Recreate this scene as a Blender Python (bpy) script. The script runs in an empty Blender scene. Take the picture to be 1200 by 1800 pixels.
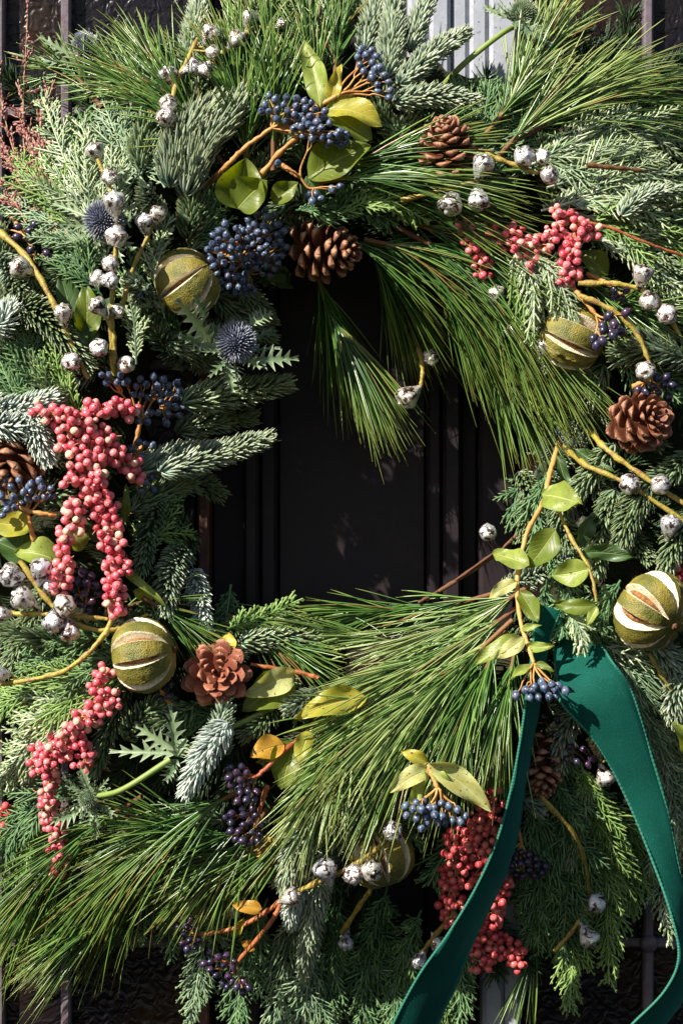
import bpy, math, random
import numpy as np
from mathutils import Vector, Matrix, Quaternion
R = math.radians
rng = np.random.default_rng(7)
random.seed(7)
S = 0.0004            # one unit of the plan = 0.4 mm
CAM_D = 3600.0        # camera distance from the door in plan units
REF = 170.0           # plan scale is true this far in front of the door
sc = bpy.context.scene

# ---------------------------------------------------------------- camera, sky, sun, exposure
cam_data = bpy.data.cameras.new('camera'); cam = bpy.data.objects.new('camera', cam_data)
sc.collection.objects.link(cam)
cam.location = (0, -CAM_D*S, 0); cam.rotation_euler = (R(90), 0, 0)
cam_data.sensor_fit = 'VERTICAL'; cam_data.sensor_height = 36
cam_data.lens = 36*(CAM_D-REF)/1800.0
cam_data.clip_start = 0.05; cam_data.clip_end = 200
sc.camera = cam
SUN = Vector((-0.60, -0.54, 0.59)).normalized()      # towards the sun
elev = math.asin(SUN.z); azim = math.atan2(SUN.x, SUN.y)
world = bpy.data.worlds.new('World'); sc.world = world; world.use_nodes = True
wn = world.node_tree.nodes; wl = world.node_tree.links
sky = wn.new('ShaderNodeTexSky'); sky.sky_type = 'NISHITA'; sky.sun_disc = False
sky.sun_elevation = elev; sky.sun_rotation = azim
bg = wn['Background']; bg.inputs[1].default_value = 0.05
wl.new(sky.outputs[0], bg.inputs[0])
sd = bpy.data.lights.new('sun', 'SUN'); sd.energy = 5.0; sd.angle = R(0.5); sd.color = (1.0, 0.93, 0.82)
so = bpy.data.objects.new('sun', sd); sc.collection.objects.link(so)
so.rotation_euler = SUN.to_track_quat('Z', 'Y').to_euler()
so.location = SUN*3
sc.view_settings.view_transform = 'Standard'; sc.view_settings.look = 'None'
sc.view_settings.exposure = 0.92; sc.view_settings.gamma = 1
sc.cycles.max_bounces = 5; sc.cycles.diffuse_bounces = 2; sc.cycles.transmission_bounces = 2; sc.cycles.transparent_max_bounces = 4

# ---------------------------------------------------------------- plan helpers
def W(px, py, d=0.0):
    k = (CAM_D-d)/(CAM_D-REF)
    return np.array([(px-600)*k, -d, (900-py)*k], float)
def hgt(px, py):
    r = math.hypot(px-630, (py-815)/1.04)
    t = min(max((r-285)/555.0, 0.02), 0.98)
    return 55+200*math.sin(math.pi*t)**0.6
def WH(px, py, o=0.0): return W(px, py, hgt(px, py)+o)
def nrm(v):
    v = np.asarray(v, float); n = np.linalg.norm(v, axis=-1, keepdims=True); return v/np.maximum(n, 1e-9)
def bez(pts, n):
    """smooth curve through points (Catmull-Rom), n samples"""
    p = np.asarray(pts, float)
    if len(p) == 2: p = np.array([p[0], (p[0]+p[1])/2, p[1]])
    q = np.vstack([2*p[0]-p[1], p, 2*p[-1]-p[-2]])
    seg = len(p)-1; out = []
    for u in np.linspace(0, seg, n):
        i = min(int(u), seg-1); t = u-i
        a, b, c, d = q[i], q[i+1], q[i+2], q[i+3]
        out.append(0.5*((2*b)+(-a+c)*t+(2*a-5*b+4*c-d)*t*t+(-a+3*b-3*c+d)*t**3))
    return np.array(out)

class G:
    def __init__(s): s.V=[]; s.Q=[]; s.T=[]; s.a={'tint':[], 'along':[], 'across':[]}; s.n=0
    def add(s, V, Q=None, T=None, tint=0.5, along=0.0, across=0.0):
        V = np.asarray(V, float).reshape(-1, 3); n = len(V); s.V.append(V)
        if Q is not None: s.Q.append(np.asarray(Q, np.int64).reshape(-1, 4)+s.n)
        if T is not None: s.T.append(np.asarray(T, np.int64).reshape(-1, 3)+s.n)
        for k, v in (('tint', tint), ('along', along), ('across', across)):
            s.a[k].append(np.broadcast_to(np.asarray(v, float).reshape(-1) if np.ndim(v) else float(v), (n,)))
        s.n += n
    def sweep(s, P, Wd, Th=None, N=None, sides=3, tint=None):
        P = np.asarray(P, float)
        if P.ndim == 2: P = P[None]
        n, K, _ = P.shape
        Wd = np.broadcast_to(np.asarray(Wd, float), (n, K)); Th = Wd if Th is None else np.broadcast_to(np.asarray(Th, float), (n, K))
        tan = nrm(np.gradient(P, axis=1))
        if N is None: N = np.array([0.13, -1, 0.21])
        N = np.asarray(N, float)
        if N.ndim == 1: N = N[None, None]
        elif N.ndim == 2: N = N[:, None]
        N = np.broadcast_to(N, P.shape)
        B = np.cross(tan, N); bad = np.linalg.norm(B, axis=-1) < 0.05
        B[bad] = np.cross(tan[bad], np.array([1.0, .2, .3])); B = nrm(B); N2 = np.cross(B, tan)
        th = np.arange(sides)*2*math.pi/sides + (math.pi/2 if sides == 3 else 0)
        V = P[:, :, None]+Wd[..., None, None]*np.cos(th)[None, None, :, None]*B[:, :, None]+Th[..., None, None]*np.sin(th)[None, None, :, None]*N2[:, :, None]
        i = (np.arange(n)*K*sides)[:, None, None]; k = (np.arange(K-1)*sides)[None, :, None]; j = np.arange(sides)[None, None, :]; j2 = (j+1) % sides
        Q = np.stack([i+k+j, i+k+j2, i+k+sides+j2, i+k+sides+j], -1)
        if tint is None: tint = rng.random(n)
        tt = np.repeat(np.broadcast_to(np.asarray(tint, float), (n,)), K*sides)
        al = np.broadcast_to(np.linspace(0, 1, K)[None, :, None], (n, K, sides))
        s.add(V, Q.reshape(-1, 4), tint=tt, along=al.reshape(-1))
    def mesh(s, name, mat, smooth=True, origin=(0, 0, 0)):
        V = (np.vstack(s.V)-np.asarray(origin, float))*S
        Q = np.vstack(s.Q) if s.Q else np.zeros((0, 4), int); T = np.vstack(s.T) if s.T else np.zeros((0, 3), int)
        me = bpy.data.meshes.new(name); me.vertices.add(len(V)); me.vertices.foreach_set('co', V.astype(np.float32).ravel())
        me.loops.add(Q.size+T.size); me.loops.foreach_set('vertex_index', np.concatenate([Q.ravel(), T.ravel()]).astype(np.int32))
        me.polygons.add(len(Q)+len(T))
        st = np.concatenate([np.arange(len(Q))*4, len(Q)*4+np.arange(len(T))*3]).astype(np.int32)
        me.polygons.foreach_set('loop_start', st)
        me.update(calc_edges=True); me.validate()
        me.polygons.foreach_set('use_smooth', np.full(len(me.polygons), smooth))
        if len(me.vertices) == len(V):
            for k, v in s.a.items():
                at = me.attributes.new(k, 'FLOAT', 'POINT'); at.data.foreach_set('value', np.concatenate(v).astype(np.float32))
        me.materials.append(mat)
        return me

def link(o): sc.collection.objects.link(o); return o
def thing(name, label, cat, at, group=None):
    o = link(bpy.data.objects.new(name, None)); o.empty_display_size = 0.01
    o.location = Vector(at)*S; o['label'] = label; o['category'] = cat; o['_at'] = [float(c) for c in at]
    if group: o['group'] = group
    return o
def part(g, name, mat, parent, smooth=True, stuff=False):
    at = parent['_at']; o = link(bpy.data.objects.new(name, g.mesh(name, mat, smooth, at))); o.parent = parent
    if stuff: o['kind'] = 'stuff'
    return o
def solo(g, name, mat, label=None, cat=None, kind=None, group=None, smooth=True):
    o = link(bpy.data.objects.new(name, g.mesh(name, mat, smooth)))
    if label: o['label'] = label; o['category'] = cat
    if kind: o['kind'] = kind
    if group: o['group'] = group
    return o
def inst(me, name, parent, pos, zdir=None, scale=1.0, spin=0.0, rot=None):
    o = link(bpy.data.objects.new(name, me)); o.parent = parent
    o.location = (Vector(pos)-Vector(parent['_at']))*S
    q = rot if rot is not None else (Vector(zdir).to_track_quat('Z', 'Y') if zdir is not None else Quaternion())
    o.rotation_mode = 'QUATERNION'; o.rotation_quaternion = q @ Quaternion((0, 0, 1), spin)
    o.scale = (scale,)*3 if np.ndim(scale) == 0 else scale
    return o

# ---------------------------------------------------------------- materials
def mat(name, cols, rough=0.5, spec=0.5, noise=None, bump=None, var='tint', trans=0.0, sheen=0.0, metal=0.0, along=None, coat=0.0, back=None, objrand=False):
    """cols: colour stops [(pos, rgb)...] driven by tint attribute / object random; along: (rgb, power) mixes towards the tip"""
    m = bpy.data.materials.new(name); m.use_nodes = True; nt = m.node_tree; N = nt.nodes; L = nt.links
    b = N['Principled BSDF']; b.inputs['Roughness'].default_value = rough; b.inputs['Specular IOR Level'].default_value = spec
    b.inputs['Metallic'].default_value = metal; b.inputs['Coat Weight'].default_value = coat
    if sheen: b.inputs['Sheen Weight'].default_value = sheen; b.inputs['Sheen Roughness'].default_value = 0.3; b.inputs['Sheen Tint'].default_value = (.15, .8, .65, 1)
    tc = N.new('ShaderNodeTexCoord')
    if objrand:
        oi = N.new('ShaderNodeObjectInfo'); src = oi.outputs['Random']
    else:
        at = N.new('ShaderNodeAttribute'); at.attribute_name = var; src = at.outputs['Fac']
    rp = N.new('ShaderNodeValToRGB'); L.new(src, rp.inputs[0]); el = rp.color_ramp.elements
    while len(el) < len(cols): el.new(0.5)
    for e, (p, c) in zip(el, cols): e.position = p; e.color = (*c, 1)
    col = rp.outputs[0]
    if along:
        a2 = N.new('ShaderNodeAttribute'); a2.attribute_name = 'along'
        pw = N.new('ShaderNodeMath'); pw.operation = 'POWER'; L.new(a2.outputs['Fac'], pw.inputs[0]); pw.inputs[1].default_value = along[1]
        mx = N.new('ShaderNodeMix'); mx.data_type = 'RGBA'; L.new(pw.outputs[0], mx.inputs[0]); L.new(col, mx.inputs[6]); mx.inputs[7].default_value = (*along[0], 1); col = mx.outputs[2]
    k_ = 1.0 if not objrand else (45.0 if 'cone' in name else 7.5)      # small shared meshes are scaled up, so is their pattern
    for nz in (noise or []):            # (scale, rgb, lo, hi)
        n1 = N.new('ShaderNodeTexNoise'); n1.inputs['Scale'].default_value = nz[0]*k_; n1.inputs['Detail'].default_value = 6; n1.inputs['Roughness'].default_value = 0.65
        L.new(tc.outputs['Object'], n1.inputs['Vector'])
        r1 = N.new('ShaderNodeMapRange'); L.new(n1.outputs['Fac'], r1.inputs[0]); r1.inputs[1].default_value = nz[2]; r1.inputs[2].default_value = nz[3]
        mx = N.new('ShaderNodeMix'); mx.data_type = 'RGBA'; L.new(r1.outputs[0], mx.inputs[0]); L.new(col, mx.inputs[6]); mx.inputs[7].default_value = (*nz[1], 1); col = mx.outputs[2]
    L.new(col, b.inputs['Base Color'])
    if bump:
        n2 = N.new('ShaderNodeTexNoise'); n2.inputs['Scale'].default_value = bump[0]*k_; n2.inputs['Detail'].default_value = 5; L.new(tc.outputs['Object'], n2.inputs['Vector'])
        bp = N.new('ShaderNodeBump'); bp.inputs['Strength'].default_value = bump[1]; bp.inputs['Distance'].default_value = bump[2]; L.new(n2.outputs['Fac'], bp.inputs['Height']); L.new(bp.outputs[0], b.inputs['Normal'])
    if trans:
        tr = N.new('ShaderNodeBsdfTranslucent'); ms = N.new('ShaderNodeMixShader'); ms.inputs[0].default_value = trans
        hs = N.new('ShaderNodeHueSaturation'); hs.inputs['Value'].default_value = 1.6; hs.inputs['Saturation'].default_value = 1.15; hs.inputs['Hue'].default_value = 0.485
        L.new(col, hs.inputs['Color']); L.new(hs.outputs[0], tr.inputs[0])
        L.new(b.outputs[0], ms.inputs[1]); L.new(tr.outputs[0], ms.inputs[2]); L.new(ms.outputs[0], N['Material Output'].inputs[0])
    return m

M = {}
M['pine'] = mat('pine_needle', [(0, (.022, .07, .014)), (.45, (.07, .19, .035)), (.94, (.19, .34, .07)), (.97, (.26, .15, .05))], .27, .8, along=((.36, .42, .10), 6), trans=.22)
M['pine_pale_lit'] = mat('pine_needle_pale_lit', [(0, (.05, .12, .025)), (.45, (.17, .30, .07)), (.94, (.46, .56, .24)), (.97, (.34, .20, .08))], .27, .8, along=((.46, .48, .16), 6), trans=.22)  # pale needles, with sunlit highlights lifted into the colour
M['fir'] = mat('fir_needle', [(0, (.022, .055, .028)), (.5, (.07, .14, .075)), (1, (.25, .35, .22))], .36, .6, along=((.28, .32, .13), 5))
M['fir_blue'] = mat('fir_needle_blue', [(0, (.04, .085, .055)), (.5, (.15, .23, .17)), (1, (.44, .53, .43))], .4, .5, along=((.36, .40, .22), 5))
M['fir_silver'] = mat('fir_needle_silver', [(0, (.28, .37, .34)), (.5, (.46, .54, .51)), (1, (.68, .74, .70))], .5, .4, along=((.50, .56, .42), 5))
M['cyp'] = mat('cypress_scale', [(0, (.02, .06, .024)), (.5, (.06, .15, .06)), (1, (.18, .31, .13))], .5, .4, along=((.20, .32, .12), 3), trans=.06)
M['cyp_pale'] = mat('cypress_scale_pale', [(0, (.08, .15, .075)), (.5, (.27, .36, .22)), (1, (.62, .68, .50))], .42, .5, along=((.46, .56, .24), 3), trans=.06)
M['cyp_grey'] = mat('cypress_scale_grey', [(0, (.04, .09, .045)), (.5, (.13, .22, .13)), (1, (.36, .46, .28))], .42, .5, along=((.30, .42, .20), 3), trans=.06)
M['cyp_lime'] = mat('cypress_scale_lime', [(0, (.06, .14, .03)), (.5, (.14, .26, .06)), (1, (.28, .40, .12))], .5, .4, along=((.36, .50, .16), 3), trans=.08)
M['under'] = mat('shade_needles', [(0, (.014, .03, .012)), (.5, (.028, .058, .022)), (1, (.06, .10, .04))], .6, .3)  # needle colour darkened to paint deep shade into the gaps
M['twig'] = mat('twig_bark', [(0, (.12, .05, .025)), (1, (.24, .12, .05))], .7, .3, noise=[(900, (.06, .03, .02), .5, .7)], bump=(1500, .5, .0006))
M['orange_stem'] = mat('orange_stem', [(0, (.42, .17, .045)), (1, (.58, .30, .09))], .45, .4, noise=[(500, (.50, .30, .10), .45, .75), (1100, (.20, .08, .03), .6, .72)], bump=(900, .6, .0006))
M['red_stem'] = mat('red_stem', [(0, (.32, .07, .03)), (1, (.44, .14, .045))], .5, .4, noise=[(300, (.40, .24, .10), .5, .75), (1100, (.12, .04, .02), .58, .70)], bump=(800, .7, .0008))
M['olive_stem'] = mat('olive_stem', [(0, (.30, .25, .035)), (1, (.42, .34, .06))], .45, .45, noise=[(250, (.26, .12, .05), .46, .66), (1200, (.13, .07, .03), .58, .70)], bump=(700, .7, .0009))
M['blue'] = mat('blue_berry', [(0, (.022, .032, .075)), (.5, (.04, .06, .12)), (.85, (.06, .09, .16)), (1, (.07, .05, .11))], .32, .55, noise=[(420, (.20, .25, .34), .44, .70)], objrand=True, bump=(1400, .2, .0002))
M['dark'] = mat('dark_berry', [(0, (.014, .012, .028)), (.6, (.03, .025, .06)), (1, (.06, .025, .06))], .28, .6, noise=[(420, (.07, .07, .13), .52, .78)], objrand=True)
M['pink'] = mat('pink_berry', [(0, (.52, .035, .07)), (.2, (.68, .085, .13)), (.55, (.76, .14, .18)), (.86, (.82, .24, .25)), (.95, (.82, .38, .30)), (1, (.80, .60, .42))], .3, .55, noise=[(380, (.84, .32, .27), .47, .8)], objrand=True, bump=(1800, .15, .0003))
M['red'] = mat('pink_berry_shaded', [(0, (.40, .03, .04)), (.5, (.60, .08, .09)), (1, (.70, .18, .16))], .32, .5, noise=[(380, (.70, .18, .16), .5, .8)], objrand=True, bump=(1800, .15, .0003))  # pink berries in shade, the shade put into a darker red
M['pink_stem'] = mat('pepper_stem', [(0, (.42, .16, .09)), (1, (.50, .30, .15))], .6, .3)
M['cone'] = mat('cone_scale', [(0, (.11, .03, .013)), (.5, (.17, .05, .022)), (1, (.23, .075, .034))], .5, .45, objrand=True, along=((.46, .22, .13), 8), noise=[(700, (.07, .024, .013), .46, .68)], bump=(1300, .5, .0006))
M['cone_dark'] = mat('cone_scale_dark', [(0, (.12, .042, .022)), (.5, (.19, .07, .035)), (1, (.26, .10, .05))], .5, .4, objrand=True, along=((.50, .26, .15), 8), noise=[(700, (.08, .03, .016), .5, .75)], bump=(1300, .5, .0006))
M['cone_red'] = mat('cone_scale_red', [(0, (.20, .05, .028)), (.5, (.27, .075, .04)), (1, (.33, .105, .055))], .7, .3, objrand=True, along=((.52, .24, .15), 9), noise=[(700, (.13, .04, .025), .5, .72)], bump=(1500, .5, .0006))
M['core'] = mat('cone_core', [(0, (.08, .03, .02)), (1, (.10, .04, .025))], .8, .2)
M['yellow_leaf'] = mat('yellow_leaf', [(0, (.55, .42, .04)), (1, (.60, .48, .06))], .45, .4, noise=[(70, (.40, .36, .05), .4, .65), (600, (.30, .16, .04), .66, .74)], trans=.3)
M['spine'] = mat('thistle_leaf', [(0, (.08, .15, .07)), (1, (.22, .30, .15))], .45, .5, along=((.58, .64, .46), 3), trans=.15, noise=[(300, (.26, .34, .22), .55, .7)])
M['floret'] = mat('thistle_floret', [(0, (.05, .06, .11)), (.5, (.11, .13, .20)), (1, (.22, .25, .33))], .45, .5, along=((.62, .65, .74), 3))
M['green_stem'] = mat('green_stem', [(0, (.20, .28, .06)), (1, (.30, .38, .10))], .5, .4, noise=[(400, (.16, .22, .06), .5, .7)])
M['grass'] = mat('plume_seed', [(0, (.26, .09, .09)), (.5, (.38, .16, .15)), (1, (.52, .30, .26))], .7, .3)
M['straw'] = mat('plume_stem', [(0, (.30, .18, .10)), (1, (.45, .33, .16))], .6, .3)

def leafmat(name, base, vein, trans=.36, rough=.42, blotch=None, spots=True):
    m = bpy.data.materials.new(name); m.use_nodes = True; nt = m.node_tree; N = nt.nodes; L = nt.links; b = N['Principled BSDF']
    al = N.new('ShaderNodeAttribute'); al.attribute_name = 'along'; ac = N.new('ShaderNodeAttribute'); ac.attribute_name = 'across'
    ab = N.new('ShaderNodeMath'); ab.operation = 'ABSOLUTE'; L.new(ac.outputs['Fac'], ab.inputs[0])
    tc = N.new('ShaderNodeTexCoord'); nz = N.new('ShaderNodeTexNoise'); nz.inputs['Scale'].default_value = 130; nz.inputs['Detail'].default_value = 4; L.new(tc.outputs['Object'], nz.inputs['Vector'])
    def math_(op, a, bb=None):
        n = N.new('ShaderNodeMath'); n.operation = op
        for i, v in enumerate((a, bb)):
            if v is None: continue
            if isinstance(v, (int, float)): n.inputs[i].default_value = v
            else: L.new(v, n.inputs[i])
        return n.outputs[0]
    u = math_('SUBTRACT', math_('MULTIPLY', al.outputs['Fac'], 9.0), math_('MULTIPLY', ab.outputs[0], 2.6))
    u = math_('ADD', u, math_('MULTIPLY', nz.outputs['Fac'], .7))
    fr = math_('ABSOLUTE', math_('SUBTRACT', math_('FRACT', u), .5))
    side = N.new('ShaderNodeMapRange'); L.new(fr, side.inputs[0]); side.inputs[1].default_value = .07; side.inputs[2].default_value = 0.0
    mid = N.new('ShaderNodeMapRange'); L.new(ab.outputs[0], mid.inputs[0]); mid.inputs[1].default_value = .07; mid.inputs[2].default_value = .02
    v = math_('MAXIMUM', math_('MULTIPLY', side.outputs[0], .55), mid.outputs[0])
    mx0 = N.new('ShaderNodeMix'); mx0.data_type = 'RGBA'; mr = N.new('ShaderNodeMapRange'); L.new(nz.outputs['Fac'], mr.inputs[0]); mr.inputs[1].default_value = .4; mr.inputs[2].default_value = .65
    L.new(mr.outputs[0], mx0.inputs[0]); mx0.inputs[6].default_value = (*base, 1); mx0.inputs[7].default_value = (*(blotch or [c*.7 for c in base]), 1)
    mx = N.new('ShaderNodeMix'); mx.data_type = 'RGBA'; L.new(v, mx.inputs[0]); L.new(mx0.outputs[2], mx.inputs[6]); mx.inputs[7].default_value = (*vein, 1)
    col = mx.outputs[2]
    if spots:
        n3 = N.new('ShaderNodeTexNoise'); n3.inputs['Scale'].default_value = 420; L.new(tc.outputs['Object'], n3.inputs['Vector'])
        m3 = N.new('ShaderNodeMapRange'); L.new(n3.outputs['Fac'], m3.inputs[0]); m3.inputs[1].default_value = .66; m3.inputs[2].default_value = .72
        mx3 = N.new('ShaderNodeMix'); mx3.data_type = 'RGBA'; L.new(m3.outputs[0], mx3.inputs[0]); L.new(col, mx3.inputs[6]); mx3.inputs[7].default_value = (.14, .08, .03, 1); col = mx3.outputs[2]
    L.new(col, b.inputs['Base Color']); b.inputs['Roughness'].default_value = rough
    bp = N.new('ShaderNodeBump'); bp.inputs['Strength'].default_value = .6; bp.inputs['Distance'].default_value = .0006; L.new(math_('SUBTRACT', math_('MULTIPLY', nz.outputs['Fac'], .5), v), bp.inputs['Height']); L.new(bp.outputs[0], b.inputs['Normal'])
    tr = N.new('ShaderNodeBsdfTranslucent'); ms = N.new('ShaderNodeMixShader'); ms.inputs[0].default_value = trans
    hs = N.new('ShaderNodeHueSaturation'); hs.inputs['Value'].default_value = 1.7; hs.inputs['Saturation'].default_value = 1.2; hs.inputs['Hue'].default_value = .485; L.new(col, hs.inputs['Color']); L.new(hs.outputs[0], tr.inputs[0])
    L.new(b.outputs[0], ms.inputs[1]); L.new(tr.outputs[0], ms.inputs[2]); L.new(ms.outputs[0], N['Material Output'].inputs[0])
    return m
M['leaf_green'] = leafmat('broad_leaf_green', (.13, .19, .02), (.30, .35, .07), blotch=(.17, .21, .03))
M['leaf_dark'] = leafmat('broad_leaf_dark', (.045, .10, .025), (.14, .20, .06), .15)
M['leaf_lime'] = leafmat('broad_leaf_lime', (.30, .38, .07), (.48, .52, .18), .3)
M['leaf_pale'] = leafmat('broad_leaf_pale_underside', (.48, .50, .20), (.58, .58, .28), .25, .5, (.42, .40, .12))
M['leaf_yellow'] = leafmat('broad_leaf_yellow', (.46, .40, .045), (.56, .50, .12), .3, .4, (.30, .32, .04))
M['leaf_amber'] = leafmat('broad_leaf_amber', (.55, .30, .03), (.60, .38, .08), .3, .4, (.42, .22, .03))

def podmat():
    m = bpy.data.materials.new('silvered_pod'); m.use_nodes = True; nt = m.node_tree; N = nt.nodes; L = nt.links; b = N['Principled BSDF']
    tc = N.new('ShaderNodeTexCoord'); oi = N.new('ShaderNodeObjectInfo')
    mp = N.new('ShaderNodeVectorMath'); mp.operation = 'ADD'; L.new(tc.outputs['Object'], mp.inputs[0]); L.new(oi.outputs['Random'], mp.inputs[1])
    n1 = N.new('ShaderNodeTexNoise'); n1.inputs['Scale'].default_value = 3800; n1.inputs['Detail'].default_value = 8; n1.inputs['Roughness'].default_value = .72; n1.inputs['Distortion'].default_value = .6; L.new(mp.outputs[0], n1.inputs['Vector'])
    r = N.new('ShaderNodeValToRGB'); e = r.color_ramp.elements; e[0].position = .41; e[0].color = (.045, .025, .02, 1); e[1].position = .50; e[1].color = (.84, .84, .84, 1)
    k = e.new(.455); k.color = (.24, .17, .13, 1); L.new(n1.outputs['Fac'], r.inputs[0])
    hs = N.new('ShaderNodeMix'); hs.data_type = 'RGBA'; hs.blend_type = 'MULTIPLY'; hs.inputs[0].default_value = 1.0
    r2 = N.new('ShaderNodeValToRGB'); q = r2.color_ramp.elements; q[0].color = (.85, .87, .95, 1); q[1].color = (.88, .80, .84, 1); kk = q.new(.5); kk.color = (.92, .90, .80, 1); L.new(oi.outputs['Random'], r2.inputs[0])
    L.new(r.outputs[0], hs.inputs[6]); L.new(r2.outputs[0], hs.inputs[7]); L.new(hs.outputs[2], b.inputs['Base Color'])
    b.inputs['Roughness'].default_value = .27; b.inputs['Metallic'].default_value = .55
    bp = N.new('ShaderNodeBump'); bp.inputs['Strength'].default_value = 1; bp.inputs['Distance'].default_value = .001; L.new(n1.outputs['Fac'], bp.inputs['Height']); L.new(bp.outputs[0], b.inputs['Normal'])
    return m
M['pod'] = podmat()

def rindmat():
    m = bpy.data.materials.new('dried_rind'); m.use_nodes = True; nt = m.node_tree; N = nt.nodes; L = nt.links; b = N['Principled BSDF']
    tc = N.new('ShaderNodeTexCoord'); al = N.new('ShaderNodeAttribute'); al.attribute_name = 'along'      # 0 rind, 1 pith
    n1 = N.new('ShaderNodeTexNoise'); n1.inputs['Scale'].default_value = 60; n1.inputs['Detail'].default_value = 5; L.new(tc.outputs['Object'], n1.inputs['Vector'])
    r = N.new('ShaderNodeValToRGB'); e = r.color_ramp.elements; e[0].position = .35; e[0].color = (.13, .14, .022, 1); e[1].position = .66; e[1].color = (.36, .28, .045, 1); k9 = e.new(.27); k9.color = (.15, .075, .025, 1); L.new(n1.outputs['Fac'], r.inputs[0])
    v = N.new('ShaderNodeTexVoronoi'); v.inputs['Scale'].default_value = 1100; L.new(tc.outputs['Object'], v.inputs['Vector'])
    mr = N.new('ShaderNodeMapRange'); L.new(v.outputs['Distance'], mr.inputs[0]); mr.inputs[1].default_value = .1; mr.inputs[2].default_value = .5; mr.inputs[3].default_value = 1.25; mr.inputs[4].default_value = .72
    mu = N.new('ShaderNodeMix'); mu.data_type = 'RGBA'; mu.blend_type = 'MULTIPLY'; mu.inputs[0].default_value = 1; L.new(r.outputs[0], mu.inputs[6]); L.new(mr.outputs[0], mu.inputs[7])
    n2 = N.new('ShaderNodeTexNoise'); n2.inputs['Scale'].default_value = 250; n2.inputs['Detail'].default_value = 5; L.new(tc.outputs['Object'], n2.inputs['Vector'])
    rp = N.new('ShaderNodeValToRGB'); e = rp.color_ramp.elements; e[0].position = .3; e[0].color = (.60, .42, .20, 1); e[1].position = .55; e[1].color = (.82, .76, .58, 1); L.new(n2.outputs['Fac'], rp.inputs[0])
    mx = N.new('ShaderNodeMix'); mx.data_type = 'RGBA'; L.new(al.outputs['Fac'], mx.inputs[0]); L.new(mu.outputs[2], mx.inputs[6]); L.new(rp.outputs[0], mx.inputs[7]); L.new(mx.outputs[2], b.inputs['Base Color'])
    b.inputs['Roughness'].default_value = .5
    bp = N.new('ShaderNodeBump'); bp.inputs['Strength'].default_value = .7; bp.inputs['Distance'].default_value = .0006; L.new(v.outputs['Distance'], bp.inputs['Height']); bp.invert = True; L.new(bp.outputs[0], b.inputs['Normal'])
    return m
M['rind'] = rindmat()
M['pulp'] = mat('dried_pulp', [(0, (.22, .09, .03)), (1, (.36, .18, .06))], .8, .2, noise=[(500, (.10, .04, .02), .45, .65)], bump=(600, .8, .001))
M['velvet'] = mat('green_velvet', [(0, (.001, .058, .042)), (1, (.001, .066, .048))], .75, .15, sheen=.5, noise=[(28, (.002, .085, .064), .4, .7), (900, (.001, .04, .03), .5, .8), (1500, (.03, .20, .165), .60, .70)], bump=(1600, .8, .0007))
M['selvedge'] = mat('ribbon_edge', [(0, (.008, .12, .08)), (1, (.03, .17, .115))], .7, .3)
M['moss'] = mat('moss', [(0, (.02, .028, .012)), (1, (.03, .035, .015))], .9, .2, noise=[(150, (.05, .035, .02), .45, .7)], bump=(400, 1, .003))
M['paint_shaded'] = mat('dark_shaded_paint', [(0, (.016, .011, .015)), (1, (.022, .015, .019))], .5, .25, noise=[(40, (.030, .019, .018), .5, .75), (600, (.06, .03, .02), .68, .75)], bump=(120, .35, .0008))  # dark door paint deepened to hold the wreath's shade
M['paint_lit'] = mat('weathered_lit_paint', [(0, (.30, .32, .37)), (1, (.34, .36, .41))], .35, .5, noise=[(60, (.40, .42, .47), .45, .7), (300, (.10, .10, .11), .60, .70)], bump=(70, .5, .0015))  # weathered door paint, greyed to hold sun and sky light
M['brown_edge'] = mat('red_brown_wood', [(0, (.10, .04, .03)), (1, (.12, .05, .035))], .5, .4, noise=[(120, (.05, .02, .02), .45, .7)], bump=(200, .4, .001))
M['lead'] = mat('lead_bar', [(0, (.13, .11, .13)), (1, (.15, .12, .14))], .45, .5, noise=[(150, (.09, .055, .06), .45, .7)], bump=(250, .5, .0008))
def glassmat():
    m = bpy.data.materials.new('hammered_glass'); m.use_nodes = True; nt = m.node_tree; N = nt.nodes; L = nt.links; b = N['Principled BSDF']
    tc = N.new('ShaderNodeTexCoord'); n1 = N.new('ShaderNodeTexNoise'); n1.inputs['Scale'].default_value = 14; n1.inputs['Detail'].default_value = 3; L.new(tc.outputs['Object'], n1.inputs['Vector'])
    r = N.new('ShaderNodeValToRGB'); e = r.color_ramp.elements; e[0].position = .45; e[0].color = (.007, .006, .009, 1); e[1].position = .75; e[1].color = (.03, .017, .008, 1); L.new(n1.outputs['Fac'], r.inputs[0]); L.new(r.outputs[0], b.inputs['Base Color'])
    b.inputs['Roughness'].default_value = .3; b.inputs['Specular IOR Level'].default_value = .22
    v = N.new('ShaderNodeTexNoise'); v.inputs['Scale'].default_value = 110; v.inputs['Detail'].default_value = 1.5; v.inputs['Distortion'].default_value = 1.2; L.new(tc.outputs['Object'], v.inputs['Vector'])
    bp = N.new('ShaderNodeBump'); bp.inputs['Strength'].default_value = 1; bp.inputs['Distance'].default_value = .002; L.new(v.outputs['Fac'], bp.inputs['Height']); L.new(bp.outputs[0], b.inputs['Normal'])
    return m
M['glass'] = glassmat()

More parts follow.
